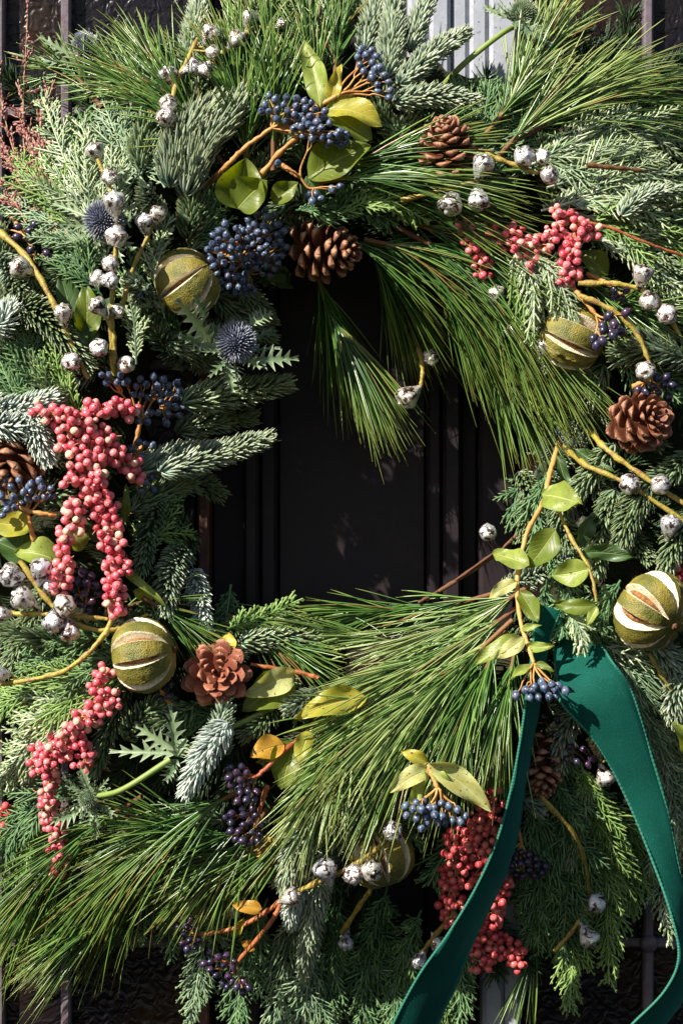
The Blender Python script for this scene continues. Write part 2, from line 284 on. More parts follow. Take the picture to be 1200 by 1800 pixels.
# ---------------------------------------------------------------- door behind the wreath
def boxg(g, x0, x1, z0, z1, y0, y1, bev=3.0):
    """bevelled box; y0 = front (towards the camera), coordinates in plan space"""
    b = bev
    V = [(x0+b, y0, z0+b), (x1-b, y0, z0+b), (x1-b, y0, z1-b), (x0+b, y0, z1-b),
         (x0, y0+b, z0), (x1, y0+b, z0), (x1, y0+b, z1), (x0, y0+b, z1),
         (x0, y1, z0), (x1, y1, z0), (x1, y1, z1), (x0, y1, z1)]
    Q = [(0, 1, 2, 3)]
    for k in (0, 4):
        for i in range(4): j = (i+1) % 4; Q.append((k+4+i, k+4+j, k+j, k+i))
    Q.append((11, 10, 9, 8)); g.add(V, Q)
def X(px): return (px-600)*CAM_D/(CAM_D-REF)
def Z(py): return (900-py)*CAM_D/(CAM_D-REF)
door = link(bpy.data.objects.new('door', None)); door['_at'] = [0., 0., 0.]; door['kind'] = 'structure'
TOP, BOT = Z(-500), Z(2300)
def dpart(name, m, *boxes, bev=3.0, smooth=False):
    g = G()
    for b in boxes: boxg(g, *b, bev=bev)
    return part(g, name, M[m], door, smooth)
dpart('panel', 'paint_shaded', (X(486), X(752), BOT, TOP, 128, 140))
dpart('stile', 'paint_shaded', (X(366), X(424), BOT, TOP, 132, 142))
dpart('stile', 'paint_shaded', (X(818), X(846), BOT, TOP, 132, 142))
for (a, b_, f) in ((424, 452, 36), (452, 484, 66), (754, 782, 66), (782, 815, 36)):
    dpart('moulding', 'paint_shaded', (X(a)+.5, X(b_)-.5, BOT, TOP, f+34, 138), bev=6)
dpart('edge_strip', 'brown_edge', (X(345), X(365), BOT, TOP, 40, 138), bev=4)
dpart('cross_rail', 'paint_shaded', (X(366), X(846), Z(1240), Z(1120), 30, 127), bev=8)
# weathered meeting stile, its sunlit look put into the grey: three raised bands
for (a, b_, f) in ((716, 752, -20), (753, 790, -34), (791, 822, -22), (823, 856, -30), (857, 906, -38)):
    dpart('stile_band', 'paint_lit', (X(a), X(b_), Z(390), TOP, f, 61), bev=7)
for (a, b_, f) in ((846, 884, -24), (885, 912, -34)):
    dpart('stile_band', 'paint_lit', (X(a), X(b_), BOT, Z(1500), f, 61), bev=7)
dpart('stile', 'paint_shaded', (X(847), X(912), Z(1499), Z(391), 70, 137), bev=7)  # the same stile behind the wreath, shade put into its paint
# glazing: bars and panes
left_x = [X(-600), X(-2), X(115), X(344)]; right_x = [X(913), X(1140), X(1800)]
lz = [TOP, Z(195), Z(640), Z(1090), Z(1535), Z(1660), BOT]
def pane(x0, x1, z0, z1): dpart('pane', 'glass', (x0+6, x1-6, z0+6, z1-6, 30, 38), bev=2)
def vbar(x, w=9, m='lead'): dpart('glazing_bar', m, (x-w, x+w, BOT, TOP, 4, 44), bev=4)
def hbar(x0, x1, z, w=9): dpart('glazing_bar', 'lead', (x0+9.5, x1-9.5, z-w, z+w, 8, 42), bev=4)
for x in (left_x[1], left_x[2]): vbar(x)
vbar(right_x[1], 9)
for i in range(3):
    for z in lz[1:-1]: hbar(left_x[i], left_x[i+1], z)
    for a, b_ in zip(lz[1:], lz[:-1]): pane(left_x[i], left_x[i+1], a, b_)
rz = [TOP, Z(200), Z(700), Z(1200), Z(1660), BOT]
for i in range(2):
    for z in rz[1:-1]: hbar(right_x[i], right_x[i+1], z)
    for a, b_ in zip(rz[1:], rz[:-1]): pane(right_x[i], right_x[i+1], a, b_)
g = G(); u = np.linspace(0, math.pi, 9); v = np.arange(16)*math.pi/8
V = np.array([[17*math.sin(a)*math.cos(c)+right_x[1], 4-9*math.cos(a), 17*math.sin(a)*math.sin(c)+Z(1660)] for a in u for c in v])
Q = [(i*16+j, i*16+(j+1) % 16, (i+1)*16+(j+1) % 16, (i+1)*16+j) for i in range(8) for j in range(16)]
g.add(V, Q); part(g, 'bar_boss', M['lead'], door)
g = G(); boxg(g, -2500, 2500, -2500, 2500, 150, 190); solo(g, 'wall', M['paint_shaded'], kind='structure', smooth=False)

# ---------------------------------------------------------------- labels
LM = [(785, 248, 'the cone at upper right'), (580, 440, 'the dark cone over the hole'), (383, 1180, 'the flower-shaped open cone'), (1132, 738, 'the cone at the right edge'), (950, 1345, 'the shaded cone between ribbon tails'),
      (330, 493, 'the upper left slit fruit'), (253, 1152, 'the lower left slit fruit'), (1140, 1073, 'the right edge slit fruit'), (1000, 595, 'the upper right slit fruit'),
      (170, 850, 'the large pink berry cluster'), (140, 1290, 'the lower left pink berries'), (930, 430, 'the upper right pink berries'), (840, 1550, 'the bottom pink berries'),
      (530, 215, 'the top blue berry spray'), (435, 445, 'the round blue berry head'), (415, 600, 'the open blue thistle'), (190, 385, 'the thistle behind silvered pods'),
      (1090, 1330, 'the broad ribbon tail'), (820, 1600, 'the narrow ribbon tail'), (375, 1690, 'the lowest dark berries'), (950, 1210, 'the berry fan over the ribbon'), (930, 30, 'the thistle at the top edge'),
      (155, 1405, 'the green spiky thistle head'), (640, 700, 'the dark door panel'), (770, 1430, 'the blue berries under pale leaves'), (600, 1535, 'the silvered pods at bottom centre'), (1040, 1620, 'the lower right silvered pods'), (60, 1040, 'the silvered pods at left edge'), (50, 200, 'the pink grass plumes'), (690, 60, 'the top blue-green fir tips')]
USED = {}
def rel(dx, dy):
    a = math.degrees(math.atan2(-dy, dx)) % 360
    return ['to the right of', 'up and right from', 'directly above', 'up and left from', 'to the left of', 'down and left from', 'directly below', 'down and right from'][int(((a+22.5) % 360)//45)]
def lab(lead, px, py):
    c = sorted(LM, key=lambda l: math.hypot(px-l[0], py-l[1]))
    for l in c[:7]:
        t = f"{lead} {rel(px-l[0], py-l[1])} {l[2]}"
        if len(t.split()) <= 16 and t not in USED: USED[t] = 1; return t
    for l in c[:7]:
        for extra in ('short ', 'slender ', 'ragged '):
            t = f"{extra}{lead} {rel(px-l[0], py-l[1])} {l[2]}"
            if len(t.split()) <= 16 and t not in USED: USED[t] = 1; return t
    return f"{lead} near {c[0][2]}"

# ---------------------------------------------------------------- plant generators
def path3(pts, o=0.0, arch=0.0):
    """pts (px,py[,height offset]) -> smooth plan-space curve following the wreath's surface"""
    out = []
    n = len(pts)
    for i, p in enumerate(pts):
        t = i/(n-1); out.append(WH(p[0], p[1], (p[2] if len(p) > 2 else o)+arch*math.sin(math.pi*t*.5)))
    return np.array(out)
def mid(pts):
    p = pts[len(pts)//2]; q = pts[(len(pts)-1)//2]; return ((p[0]+q[0])/2, (p[1]+q[1])/2)

def pine(pts, o=30, L=150, n=230, sp=(12, 38), m='pine', lead='long-needled pine spray', droop=.12, fan=None, w=1.15, start=.15, K=7):
    n = int(n*.66); w *= 1.28; C = bez(path3(pts, o), 24); c = mid(pts)
    t = thing('pine_spray', lab(lead, *c), 'pine sprig', C[0], 'pine sprays in the wreath')
    g = G(); g.sweep(C, np.linspace(4.5, 2.2, 24), sides=6); part(g, 'stem', M['twig'], t)
    tt = np.clip(start+(1-start)*rng.random(n)**.8, 0, 1); tt = np.round(tt*n/4)/(n/4); tt = np.clip(tt, 0, 1)
    ix = tt*23; i0 = np.minimum(ix.astype(int), 22); f = (ix-i0)[:, None]
    P0 = C[i0]*(1-f)+C[i0+1]*f; T = nrm(C[i0+1]-C[i0])
    rad = rng.normal(size=(n, 3)); rad[:, 1] -= .45; rad -= (rad*T).sum(1, keepdims=True)*T; rad = nrm(rad)
    a = np.radians(rng.uniform(sp[0], sp[1], n)*(1.15-.4*tt))[:, None]
    D = T*np.cos(a)+rad*np.sin(a)+rng.normal(size=(n, 3))*.05
    Ln = (L*rng.uniform(.72, 1.1, n))[:, None, None]
    s = np.linspace(0, 1, K)[None, :, None]
    bend = (T*.10+rng.normal(size=(n, 3))*.07+np.array([0, .04, -droop]))[:, None]
    P = P0[:, None]+D[:, None]*Ln*s+bend*Ln*s*s
    P[:, :, 1] = np.minimum(P[:, :, 1], -14-10*rng.random((n, 1)))
    ww = w*np.array([.9]+[1.05]*(K-3)+[.85, .12])[None]
    g = G(); g.sweep(P, ww*rng.uniform(.8, 1.15, (n, 1)), N=rad, sides=3)
    part(g, 'needle_tufts', M[m], t, stuff=True); return t

def fir(pts, o=30, L=34, m='fir', lead='short-needled fir sprig', dens=1.7, up=None, spread=112, w=2.15, curl=.5, arch=0, hi=True, facing=0.0):
    A = path3(pts, o, arch)
    dens *= .86; w *= 1.2; length = np.linalg.norm(np.diff(A, axis=0), axis=1).sum(); C = bez(A, 30); c = mid(pts)
    t = thing('fir_sprig', lab(lead, *c), 'fir sprig', C[0], 'fir sprigs in the wreath')
    g = G(); g.sweep(C, np.linspace(4.2, 2.2, 30), sides=6); part(g, 'stem', M['twig'], t)
    n = int(length*dens); tt = np.linspace(.0, 1, n)+rng.normal(size=n)*.004; tt = np.clip(tt, 0, 1)
    ix = tt*29; i0 = np.minimum(ix.astype(int), 28); f = (ix-i0)[:, None]
    P0 = C[i0]*(1-f)+C[i0+1]*f; T = nrm(C[i0+1]-C[i0])
    U = np.array(up if up is not None else (rng.uniform(-.25, .25), -1, .25)); U = U-(T*U).sum(1, keepdims=True)*T; U = nrm(U); B = np.cross(T, U)
    ph = np.radians((np.arange(n)*137.5 % 360)/360*2*spread-spread+rng.normal(size=n)*6)[:, None]
    rad = U*np.cos(ph)+B*np.sin(ph)
    a = np.radians(76-44*tt**2.5+rng.normal(size=n)*7)[:, None]
    D = T*np.cos(a)+rad*np.sin(a)
    Ln = (L*(1-.30*tt**3)*(.75+.25*np.minimum(tt*6, 1))*rng.uniform(.85, 1.1, n))[:, None, None]
    K = 5 if hi else 4; s = np.linspace(0, 1, K)[None, :, None]
    bend = (T*curl*.55+U*curl*.35)[:, None]
    P = P0[:, None]+rad[:, None]*2+D[:, None]*Ln*s*(1-.25*s)+bend*Ln*s*s
    ww = w*(np.array([.7, 1, 1.05, 1, .25]) if hi else np.array([.8, 1.05, 1, .3]))[None]
    g = G(); g.sweep(P, ww*rng.uniform(.85, 1.15, (n, 1)), ww*.55, N=rad, sides=4)
    # bud at the tip
    e = C[-1]; d = nrm(C[-1]-C[-3]); g.sweep(np.array([e+d*k for k in (-2, 2, 6, 9)]), [3, 4, 3, .3], sides=5, tint=.9)
    part(g, 'needles', M[m], t, stuff=True); return t

def frond(pts, width=60, o=25, m='cyp', lead='flat cypress frond', normal=None, sp=8.5, br=1.9, K=6, droop=.1, arch=0, hang=0.0):
    A = path3(pts, o, arch); C = bez(A, 40); length = np.linalg.norm(np.diff(C, axis=0), axis=1).sum(); c = mid(pts)
    t = thing('cypress_frond', lab(lead, *c), 'cypress sprig', C[0], 'cypress fronds in the wreath')
    Nn = nrm(np.array(normal if normal is not None else (rng.uniform(-.35, .35), -1, rng.uniform(-.1, .4))))
    curves = [(C, 2.8)]; tips = []
    g = G(); g.sweep(C, np.linspace(2.3, 1.3, 40), sides=5); part(g, 'stem', M[m], t)
    width *= 1.2; nb = int(length/sp); cur = []; rw = []; nn = []
    for i in range(nb*2):
        tt = .05+.94*(i/(nb*2)); side = 1 if i % 2 else -1
        k = min(int(tt*39), 38); p = C[k]+(C[k+1]-C[k])*(tt*39-k); T = nrm(C[k+1]-C[k]); B = nrm(np.cross(T, Nn))*side
        env = (min(tt/.3, 1)**.7)*(1-max(tt-.3, 0)/.7)**.75
        if rng.random() < .06: continue
        Lb = width*(.18+.95*env)*rng.uniform(.6, 1.25)
        a = R(rng.uniform(26, 50)); D = T*math.cos(a)+B*math.sin(a)+Nn*rng.normal()*.22
        bend = T*rng.uniform(.1, .9)+B*rng.normal()*.15+np.array([0, .1, -droop-hang])+Nn*rng.normal()*.2
        s = np.linspace(0, 1, K)[:, None]; P = p+D*Lb*s+bend*Lb*s*s*.5
        cur.append(P); rw.append(1.0); nn.append(Nn)
        ns = int(Lb/6.5)
        for j in range(ns):
            q = (j+.7)/(ns+.3); q0 = p+D*Lb*q+bend*Lb*q*q*.5; Tb = nrm(D+bend*q); s2 = 1 if j % 2 else -1
            Bb = nrm(np.cross(Tb, Nn))*s2; Lk = max(Lb*.42*(1-q)**.6*(.5+.5*min(q/.25, 1)), 4.5)*rng.uniform(.7, 1.15)
            a2 = R(rng.uniform(32, 46)); D2 = Tb*math.cos(a2)+Bb*math.sin(a2)+Nn*rng.normal()*.15
            cur.append(q0+D2*Lk*s+(Tb*.3)*Lk*s*s); rw.append(.9); nn.append(Nn)
    P = np.array(cur); rw = np.array(rw)[:, None]
    prof = np.array([.8 if k % 2 == 0 else 1.45 for k in range(K)]); prof[-1] = .25; prof[-2] = 1.1
    g = G(); g.sweep(P, br*prof[None]*rw*rng.uniform(.85, 1.15, (len(P), 1)), br*.62*prof[None]*rw, N=np.array(nn), sides=3)
    part(g, 'scale_twigs', M[m], t, stuff=True); return t

def leaf(parent, base, tip, width, m='leaf_green', normal=(0, -1, .2), fold=.25, curl=.18, wave=.15, point=1.0, stalk=True, name='leaf', label=None):
    fold *= rng.uniform(.5, 2.2); curl *= rng.uniform(-.5, 2.2); tw = rng.uniform(-.5, .5); asym = rng.uniform(-.12, .12)
    base = np.array(base, float); tip = np.array(tip, float); ax = tip-base; Ln = np.linalg.norm(ax); T = ax/Ln
    N = np.array(normal, float)+rng.normal(size=3)*.2; N = nrm(N-(N*T).sum()*T); B = np.cross(T, N)
    nt_, nu = 17, 11; V = []; al = []; ac = []; ph = rng.random()*6
    for i in range(nt_):
        t = i/(nt_-1); w = width*.5*(math.sin(math.pi*t**.82)**.75)*(1-.25*t*point)+.4
        for j in range(nu):
            u = -1+2*j/(nu-1)
            p = base+ax*t+B*(u*w*(1+asym*np.sign(u))+Ln*.05*math.sin(t*math.pi)*asym*8)+N*(tw*u*w*(t-.4)+abs(u)**1.3*w*fold*1.3-curl*Ln*(t-.5)**2*4*.5+wave*Ln*.5*math.sin(t*9+ph+u*1.3)*abs(u)**2)
            V.append(p); al.append(t); ac.append(u)
    Q = [(i*nu+j, i*nu+j+1, (i+1)*nu+j+1, (i+1)*nu+j) for i in range(nt_-1) for j in range(nu-1)]
    g = G(); g.add(V, Q, tint=rng.random(), along=al, across=ac)
    o = part(g, name, M[m], parent)
    if label: o['label'] = label
    return o

# spiny thistle leaf
def bract(parent, base, tip, width, m='spine', normal=(0, -1, .2), teeth=6, curl=.2, name='bract'):
    base = np.array(base, float); tip = np.array(tip, float); ax = tip-base; Ln = np.linalg.norm(ax); T = ax/Ln
    N = np.array(normal, float)+rng.normal(size=3)*.15; N = nrm(N-(N*T).sum()*T); B = np.cross(T, N)
    rows = teeth*4+1; V = []; al = []; ac = []
    for i in range(rows):
        t = i/(rows-1); env = math.sin(math.pi*min(t*.9+.12, 1))**.8*width*.5
        q = i % 4; mod = [.30, .5, 1.55*(.8+.4*rng.random()), .4][q]; fwd = [0, 0, .09, .01][q]*Ln
        for j, u in enumerate((-1, -.5, 0, .5, 1)):
            w = env*(mod if abs(u) == 1 else .36*abs(u)*2)+.3*abs(u)
            p = base+ax*t+T*(fwd*abs(u)**2)+B*np.sign(u)*w+N*(abs(u)*w*.45-curl*Ln*t*t*.6+(rng.normal()*1.2 if abs(u) == 1 else 0))
            V.append(p); al.append(abs(u)**2*.9 if u else .5*(1-t)); ac.append(u)
    Q = [(i*5+j, i*5+j+1, (i+1)*5+j+1, (i+1)*5+j) for i in range(rows-1) for j in range(4)]
    g = G(); g.add(V, Q, tint=rng.random(), along=al, across=ac); return part(g, name, M[m], parent)

def tube(parent, pts, r0, r1, m, name='stem', nodes=0, sides=8, n=None):
    n = n or max(8, len(pts)*8); C = bez(np.array(pts), n); r = np.linspace(r0, r1, n)
    if nodes:
        for k in range(nodes): c = (k+.5)/nodes; r = r*(1+.5*np.exp(-((np.linspace(0, 1, n)-c)*n/1.6)**2))
        C = C+rng.normal(size=C.shape)*.35; r = r*rng.uniform(.93, 1.07, n)
    g = G(); g.sweep(C, r, sides=sides); return part(g, name, M[m], parent)

# ---------------------------------------------------------------- shared small meshes
def lathe_mesh(name, prof, seg, m, disp=0.0, ridges=0, seed=0):
    r_ = np.random.default_rng(seed); V = []
    K = len(prof); jit = r_.normal(size=(K, seg))*disp
    for i, (r, z) in enumerate(prof):
        for j in range(seg):
            a = 2*math.pi*j/seg; k = 1+(jit[i, j] if 0 < i < K-1 else 0)+(.07*math.cos(ridges*a+seed)*math.sin(math.pi*i/(K-1)) if ridges else 0)
            V.append((r*k*math.cos(a), r*k*math.sin(a), z+(jit[i, (j+3) % seg]*.4 if 0 < i < K-1 else 0)))
    Q = [(i*seg+j, i*seg+(j+1) % seg, (i+1)*seg+(j+1) % seg, (i+1)*seg+j) for i in range(K-1) for j in range(seg)]
    g = G(); g.add(V, Q, along=np.repeat(np.linspace(0, 1, K), seg)); return g.mesh(name, M[m])
bl_prof = [(.01, -1.2), (.35, -1.12), (.72, -.82), (.96, -.3), (1, .1), (.9, .55), (.62, .92), (.30, 1.12), (.20, 1.2), (.24, 1.38), (.01, 1.34)]
BLUE = [lathe_mesh('berry_blue', bl_prof, 12, 'blue', .02, 0, k) for k in range(3)]
DARK = [lathe_mesh('berry_dark', bl_prof, 12, 'dark', .02, 0, k) for k in range(2)]
pk_prof = [(.01, -1), (.38, -.93), (.70, -.71), (.93, -.35), (1, .02), (.94, .36), (.72, .69), (.4, .90), (.15, .93), (.13, 1.03), (.01, 1.02)]
PINK = [lathe_mesh('berry_pink', pk_prof, 12, 'pink', .02, 0, k) for k in range(3)]
PINK_SHADED = [lathe_mesh('berry_pink_shaded', pk_prof, 12, 'red', .02, 0, k) for k in range(2)]
pod_prof = [(.01, -1.75), (.16, -1.7), (.24, -1.45), (.42, -1.1), (.66, -.7), (.88, -.25), (1, .15), (1.0, .42), (.9, .62), (.72, .78), (.5, .84), (.34, .80), (.22, .92), (.12, 1.06), (.01, 1.08)]
pod_prof2 = [(.01, -1.2), (.2, -1.1), (.5, -.85), (.8, -.5), (.98, -.05), (1, .35), (.88, .66), (.62, .86), (.36, .86), (.2, .98), (.01, 1.02)]
PODS = [lathe_mesh('seed_pod', pod_prof, 22, 'pod', .045, 6, k) for k in range(3)]+[lathe_mesh('seed_pod', pod_prof2, 22, 'pod', .05, 5, k+9) for k in range(3)]
def scale_mesh(seed, m, wid=1.0, curl=1.0):
    r_ = np.random.default_rng(seed); g = G(); nu, nt_ = 7, 9; V = []; al = []
    for sgn in (1, -1):
        for i in range(nt_):
            t = i/(nt_-1); w = wid*(.14+.30*min(t, .75)**.9)*(1 if t < .62 else math.sqrt(max(1-((t-.62)/.385)**2, 0)))
            th = .03+.055*math.exp(-((t-.88)/.12)**2)
            for j in range(nu):
                u = -1+2*j/(nu-1)
                z = (.30*t*t-.10*t)*curl+(1-u*u)*.07*t*(1 if sgn > 0 else -1)+.10*u*u*t+sgn*th*(1-abs(u)**3)
                V.append((t+.012*r_.normal()*t*(abs(u) < 1), u*w, z)); al.append(t)
    n = nt_*nu; Q = []
    for i in range(nt_-1):
        for j in range(nu-1):
            a = i*nu+j; Q.append((a, a+nu, a+nu+1, a+1)); Q.append((n+a, n+a+1, n+a+nu+1, n+a+nu))
    for i in range(nt_-1):
        a = i*nu; Q.append((a, n+a, n+a+nu, a+nu)); a = i*nu+nu-1; Q.append((a, a+nu, n+a+nu, n+a))
    for j in range(nu-1): a = (nt_-1)*nu+j; Q.append((a, n+a, n+a+1, a+1))
    g.add(V, Q, along=al); return g.mesh('scale', M[m])
SCALE = {m: [scale_mesh(k, m, wd) for k in range(3)] for m, wd in (('cone', 1.0), ('cone_dark', .95), ('cone_red', 1.3))}

def cone(px, py, o, Rr, Ln, axis, m, label, n=74, open_=1.0, cat='pine cone'):
    c = WH(px, py, o); ax = nrm(np.array(axis, float)); base = c-ax*Ln*.5
    t = thing('pine_cone', label, cat, base, 'pine cones wired into the wreath')
    g = G(); k = np.linspace(0, 1, 8); g.sweep(base+ax*Ln*.92*k[:, None], Rr*.30*np.sin(np.pi*(k*.8+.2))**.6*np.array([1]*7+[.1]), sides=10); part(g, 'core', M['core'], t)
    q0 = Vector(ax).to_track_quat('Z', 'Y')
    for i in range(n):
        u = i/(n-1); ang = i*2.39996+.1*rng.normal()
        z = Ln*(.02+.90*u**.85); env = math.sin(math.pi*min(.16+.80*u, .97))**.8
        tilt = R(-22+open_*88*u**1.25) + .07*rng.normal()
        ln = Rr*(.34+.78*env)*(1-.42*u)*rng.uniform(.93, 1.07)
        rot = q0 @ Quaternion((0, 0, 1), ang) @ Quaternion((0, 1, 0), -tilt)
        root = Vector(base)+q0 @ Vector((math.cos(ang)*Rr*.12, math.sin(ang)*Rr*.12, z-Ln*.05))
        wd = ln*(1.0 if u < .7 else .85)
        inst(SCALE[m][i % 3], 'scale', t, root, scale=(ln, max(wd, Rr*.3), ln*.9), rot=rot @ Quaternion((1, 0, 0), .12*rng.normal()))
    return t

def orange(px, py, o, r, axis, label, nsl=8, spin=0.0, wide=1.0, squash=.93):
    squash = rng.uniform(.86, .96)
    c = WH(px, py, o); t = thing('dried_orange', label, 'dried fruit', c, 'slit dried green citrus fruits'); q0 = Vector(nrm(axis)).to_track_quat('Z', 'Y') @ Quaternion((0, 0, 1), spin)
    sa = np.array([0, .35, .62, .80, .95, 1.0, 1.12]); nv = 46; V = []; al = []
    per = math.pi/nsl; ncol = None; jit = rng.uniform(-.14, .14, nsl); wj = rng.uniform(.65, 1.3, nsl)
    for i in range(nv):
        th = R(1.5)+(math.pi-R(3))*i/(nv-1); lat = math.pi/2-th
        row = []
        for k in range(nsl):
            w0 = .13*wide*wj[k]*max(math.cos(lat*1.22), 0)**.6+.004
            f = max(math.cos(lat*1.22), 0)**.35
            offs = [(-s_*w0, s_) for s_ in sa[::-1]][:-1]+[(s_*w0, s_) for s_ in sa]
            half = per-w0*1.12
            for s_, kind in [(x, 'g') for x in np.linspace(-1, -.25, 3)]:
                row.append((k, -(per) + (s_+1)*half, 2.0, f, w0))
            for of, s_ in offs: row.append((k, of, s_, f, w0))
            for x in np.linspace(.25, .75, 2): row.append((k, w0*1.12+half*x, 2.0, f, w0))
        ncol = len(row)
        for (k, of, s_, f, w0) in row:
            ctr = 2*math.pi*k/nsl+jit[k]*0.35*1; ang = ctr+of+spin*0
            if s_ >= 1.0: rr = 1.0+.035*f*math.sin(min(abs(of)/per, 1)*math.pi*.5)+(.022 if s_ < 1.5 else 0)*f; pith = 0.0 if s_ > 1.05 else .8*(1 if w0 > .02 else 0)
            else:
                dip = (1-(s_/1.0)**1.8); rr = 1-.36*f*dip*min(w0/.08, 1); pith = 1.0 if w0 > .02 else 0
            rr += .007*rng.normal()*(s_ > .7)
            V.append((r*rr*math.sin(th)*math.cos(ang), r*rr*math.sin(th)*math.sin(ang), r*squash*rr*math.cos(th)*(1-.05*abs(math.cos(th))**6))); al.append(pith)
    Q = [(i*ncol+j, (i+1)*ncol+j, (i+1)*ncol+(j+1) % ncol, i*ncol+(j+1) % ncol) for i in range(nv-1) for j in range(ncol)]
    V = np.array(V); w1, w2, w3 = rng.uniform(0, 6, 3); V = V*(1+.05*np.sin(V[:, :1]/r*2+w1)+.04*np.sin(V[:, 1:2]/r*2.3+w2)+.012*np.sin(V[:, :1]/r*9+w2)*np.sin(V[:, 2:]/r*7+w1)+.025*np.sin(V[:, 2:]/r*3+w3)); mt = np.array(q0.to_matrix()); V = V@mt.T+c
    g = G(); g.add(V, Q, along=al); part(g, 'rind', M['rind'], t)
    # dark dried pulp filling the bottom of each slit
    for k in range(nsl):
        cc = 2*math.pi*k/nsl+jit[k]*.35; P = []
        for lat in np.linspace(-.85, .85, 12): P.append((r*.74*math.cos(lat)*math.cos(cc), r*.74*math.cos(lat)*math.sin(cc), r*.74*squash*math.sin(lat)))
        g = G(); w = .07*r*wide*wj[k]*np.sin(np.linspace(.1, math.pi-.1, 12)); g.sweep(np.array(P)@mt.T+c, w, sides=6); part(g, 'pulp', M['pulp'], t)
    g = G(); zz = np.array([0, 0, 1.0])@mt.T; kk = np.array([.86, .93, .96, .97, .955]); g.sweep(c+zz*r*squash*kk[:, None], np.array([.10, .10, .075, .05, .005])*r, N=np.array([.3, .2, .9]), sides=10); part(g, 'stem_button', M['orange_stem'] if False else M['twig'], t)
    return t

def berries2d(cx, cy, rx, ry, n, ang=0, dmin=12.5):
    out = []; tries = 0
    while len(out) < n and tries < 4000:
        tries += 1; a = rng.random()*2*math.pi; q = math.sqrt(rng.random()); x, y = rx*q*math.cos(a), ry*q*math.sin(a)
        p = (cx+x*math.cos(ang)-y*math.sin(ang), cy+x*math.sin(ang)+y*math.cos(ang), 1-q*q)
        if all((p[0]-o[0])**2+(p[1]-o[1])**2 > dmin*dmin for o in out): out.append(p)
    return out
def viburnum(label, stem, hub, blobs, o=60, m='blue', smat='orange_stem', size=6.4, dome=25, leaves=(), r0=3.1, layers=1, nsub=7, aim=None):
    """stem: plan path ending at hub; blobs: (cx,cy,rx,ry,n,angle degrees)"""
    H = WH(*hub[:2], o+(hub[2] if len(hub) > 2 else 0)); t = thing('viburnum_spray', label, 'berry sprig', H, 'blue-black berry sprays')
    if len(stem) > 1: tube(t, [WH(p[0], p[1], o-12+(p[2] if len(p) > 2 else 0)-(45 if i_ == 0 and len(stem) > 2 else 0)) for i_, p in enumerate(stem[:-1])]+[H], r0*1.15, r0*.85, smat, 'stem', nodes=len(stem)*2)
    B = []
    for (cx, cy, rx, ry, n, ang) in blobs:
        for ly in range(layers):
            for (x, y, k) in berries2d(cx, cy, rx*(1-.1*ly), ry*(1-.1*ly), n if ly == 0 else n//2, R(ang), size*1.95):
                B.append(WH(x, y, o+8+dome*k-ly*15+rng.uniform(-5, 5)))
    B = np.array(B)
    # secondary hubs
    ns = min(nsub, max(2, len(B)//3)); ctr = B[rng.choice(len(B), ns, replace=False)]
    for _ in range(5):
        a = np.argmin(((B[:, None]-ctr[None])**2).sum(-1), 1)
        ctr = np.array([B[a == k].mean(0) if (a == k).any() else ctr[k] for k in range(ns)])
    sub = H+(ctr-H)*.62+np.array([0, 6, 0])
    cur = []; rad = []
    for k in range(ns):
        md = (H+sub[k])/2+rng.normal(size=3)*2.5; cur.append(bez([H, md, sub[k]], 8)); rad.append(np.linspace(r0*.72, r0*.52, 8))
    for i, b in enumerate(B):
        k = a[i]; D = nrm(b-sub[k]); e = b-D*size*1.0; md = (sub[k]+e)/2+rng.normal(size=3)*2+np.array([0, 2, 0])
        cur.append(bez([sub[k], md, e], 8)); rad.append(np.linspace(r0*.45, r0*.30, 8))
        dd = D if aim is None else nrm(D*.4+np.array(aim)*.6)
        dd = nrm(dd+rng.normal(size=3)*.3)
        inst((BLUE if m == 'blue' else DARK)[i % 2], 'berry', t, b, dd, size*rng.uniform(.86, 1.12), rng.random()*6)
    g = G(); g.sweep(np.array(cur), np.array(rad), sides=5); part(g, 'stalks', M[smat], t)
    for lf in leaves: vleaf(t, o, *lf)
    return t
def vleaf(t, o, bx, by, tx, ty, w, m='leaf_green', bo=0, to=0, normal=(0, -1, .2), **kw):
    return leaf(t, WH(bx, by, o+bo), WH(tx, ty, o+to), w, m, normal, **kw)

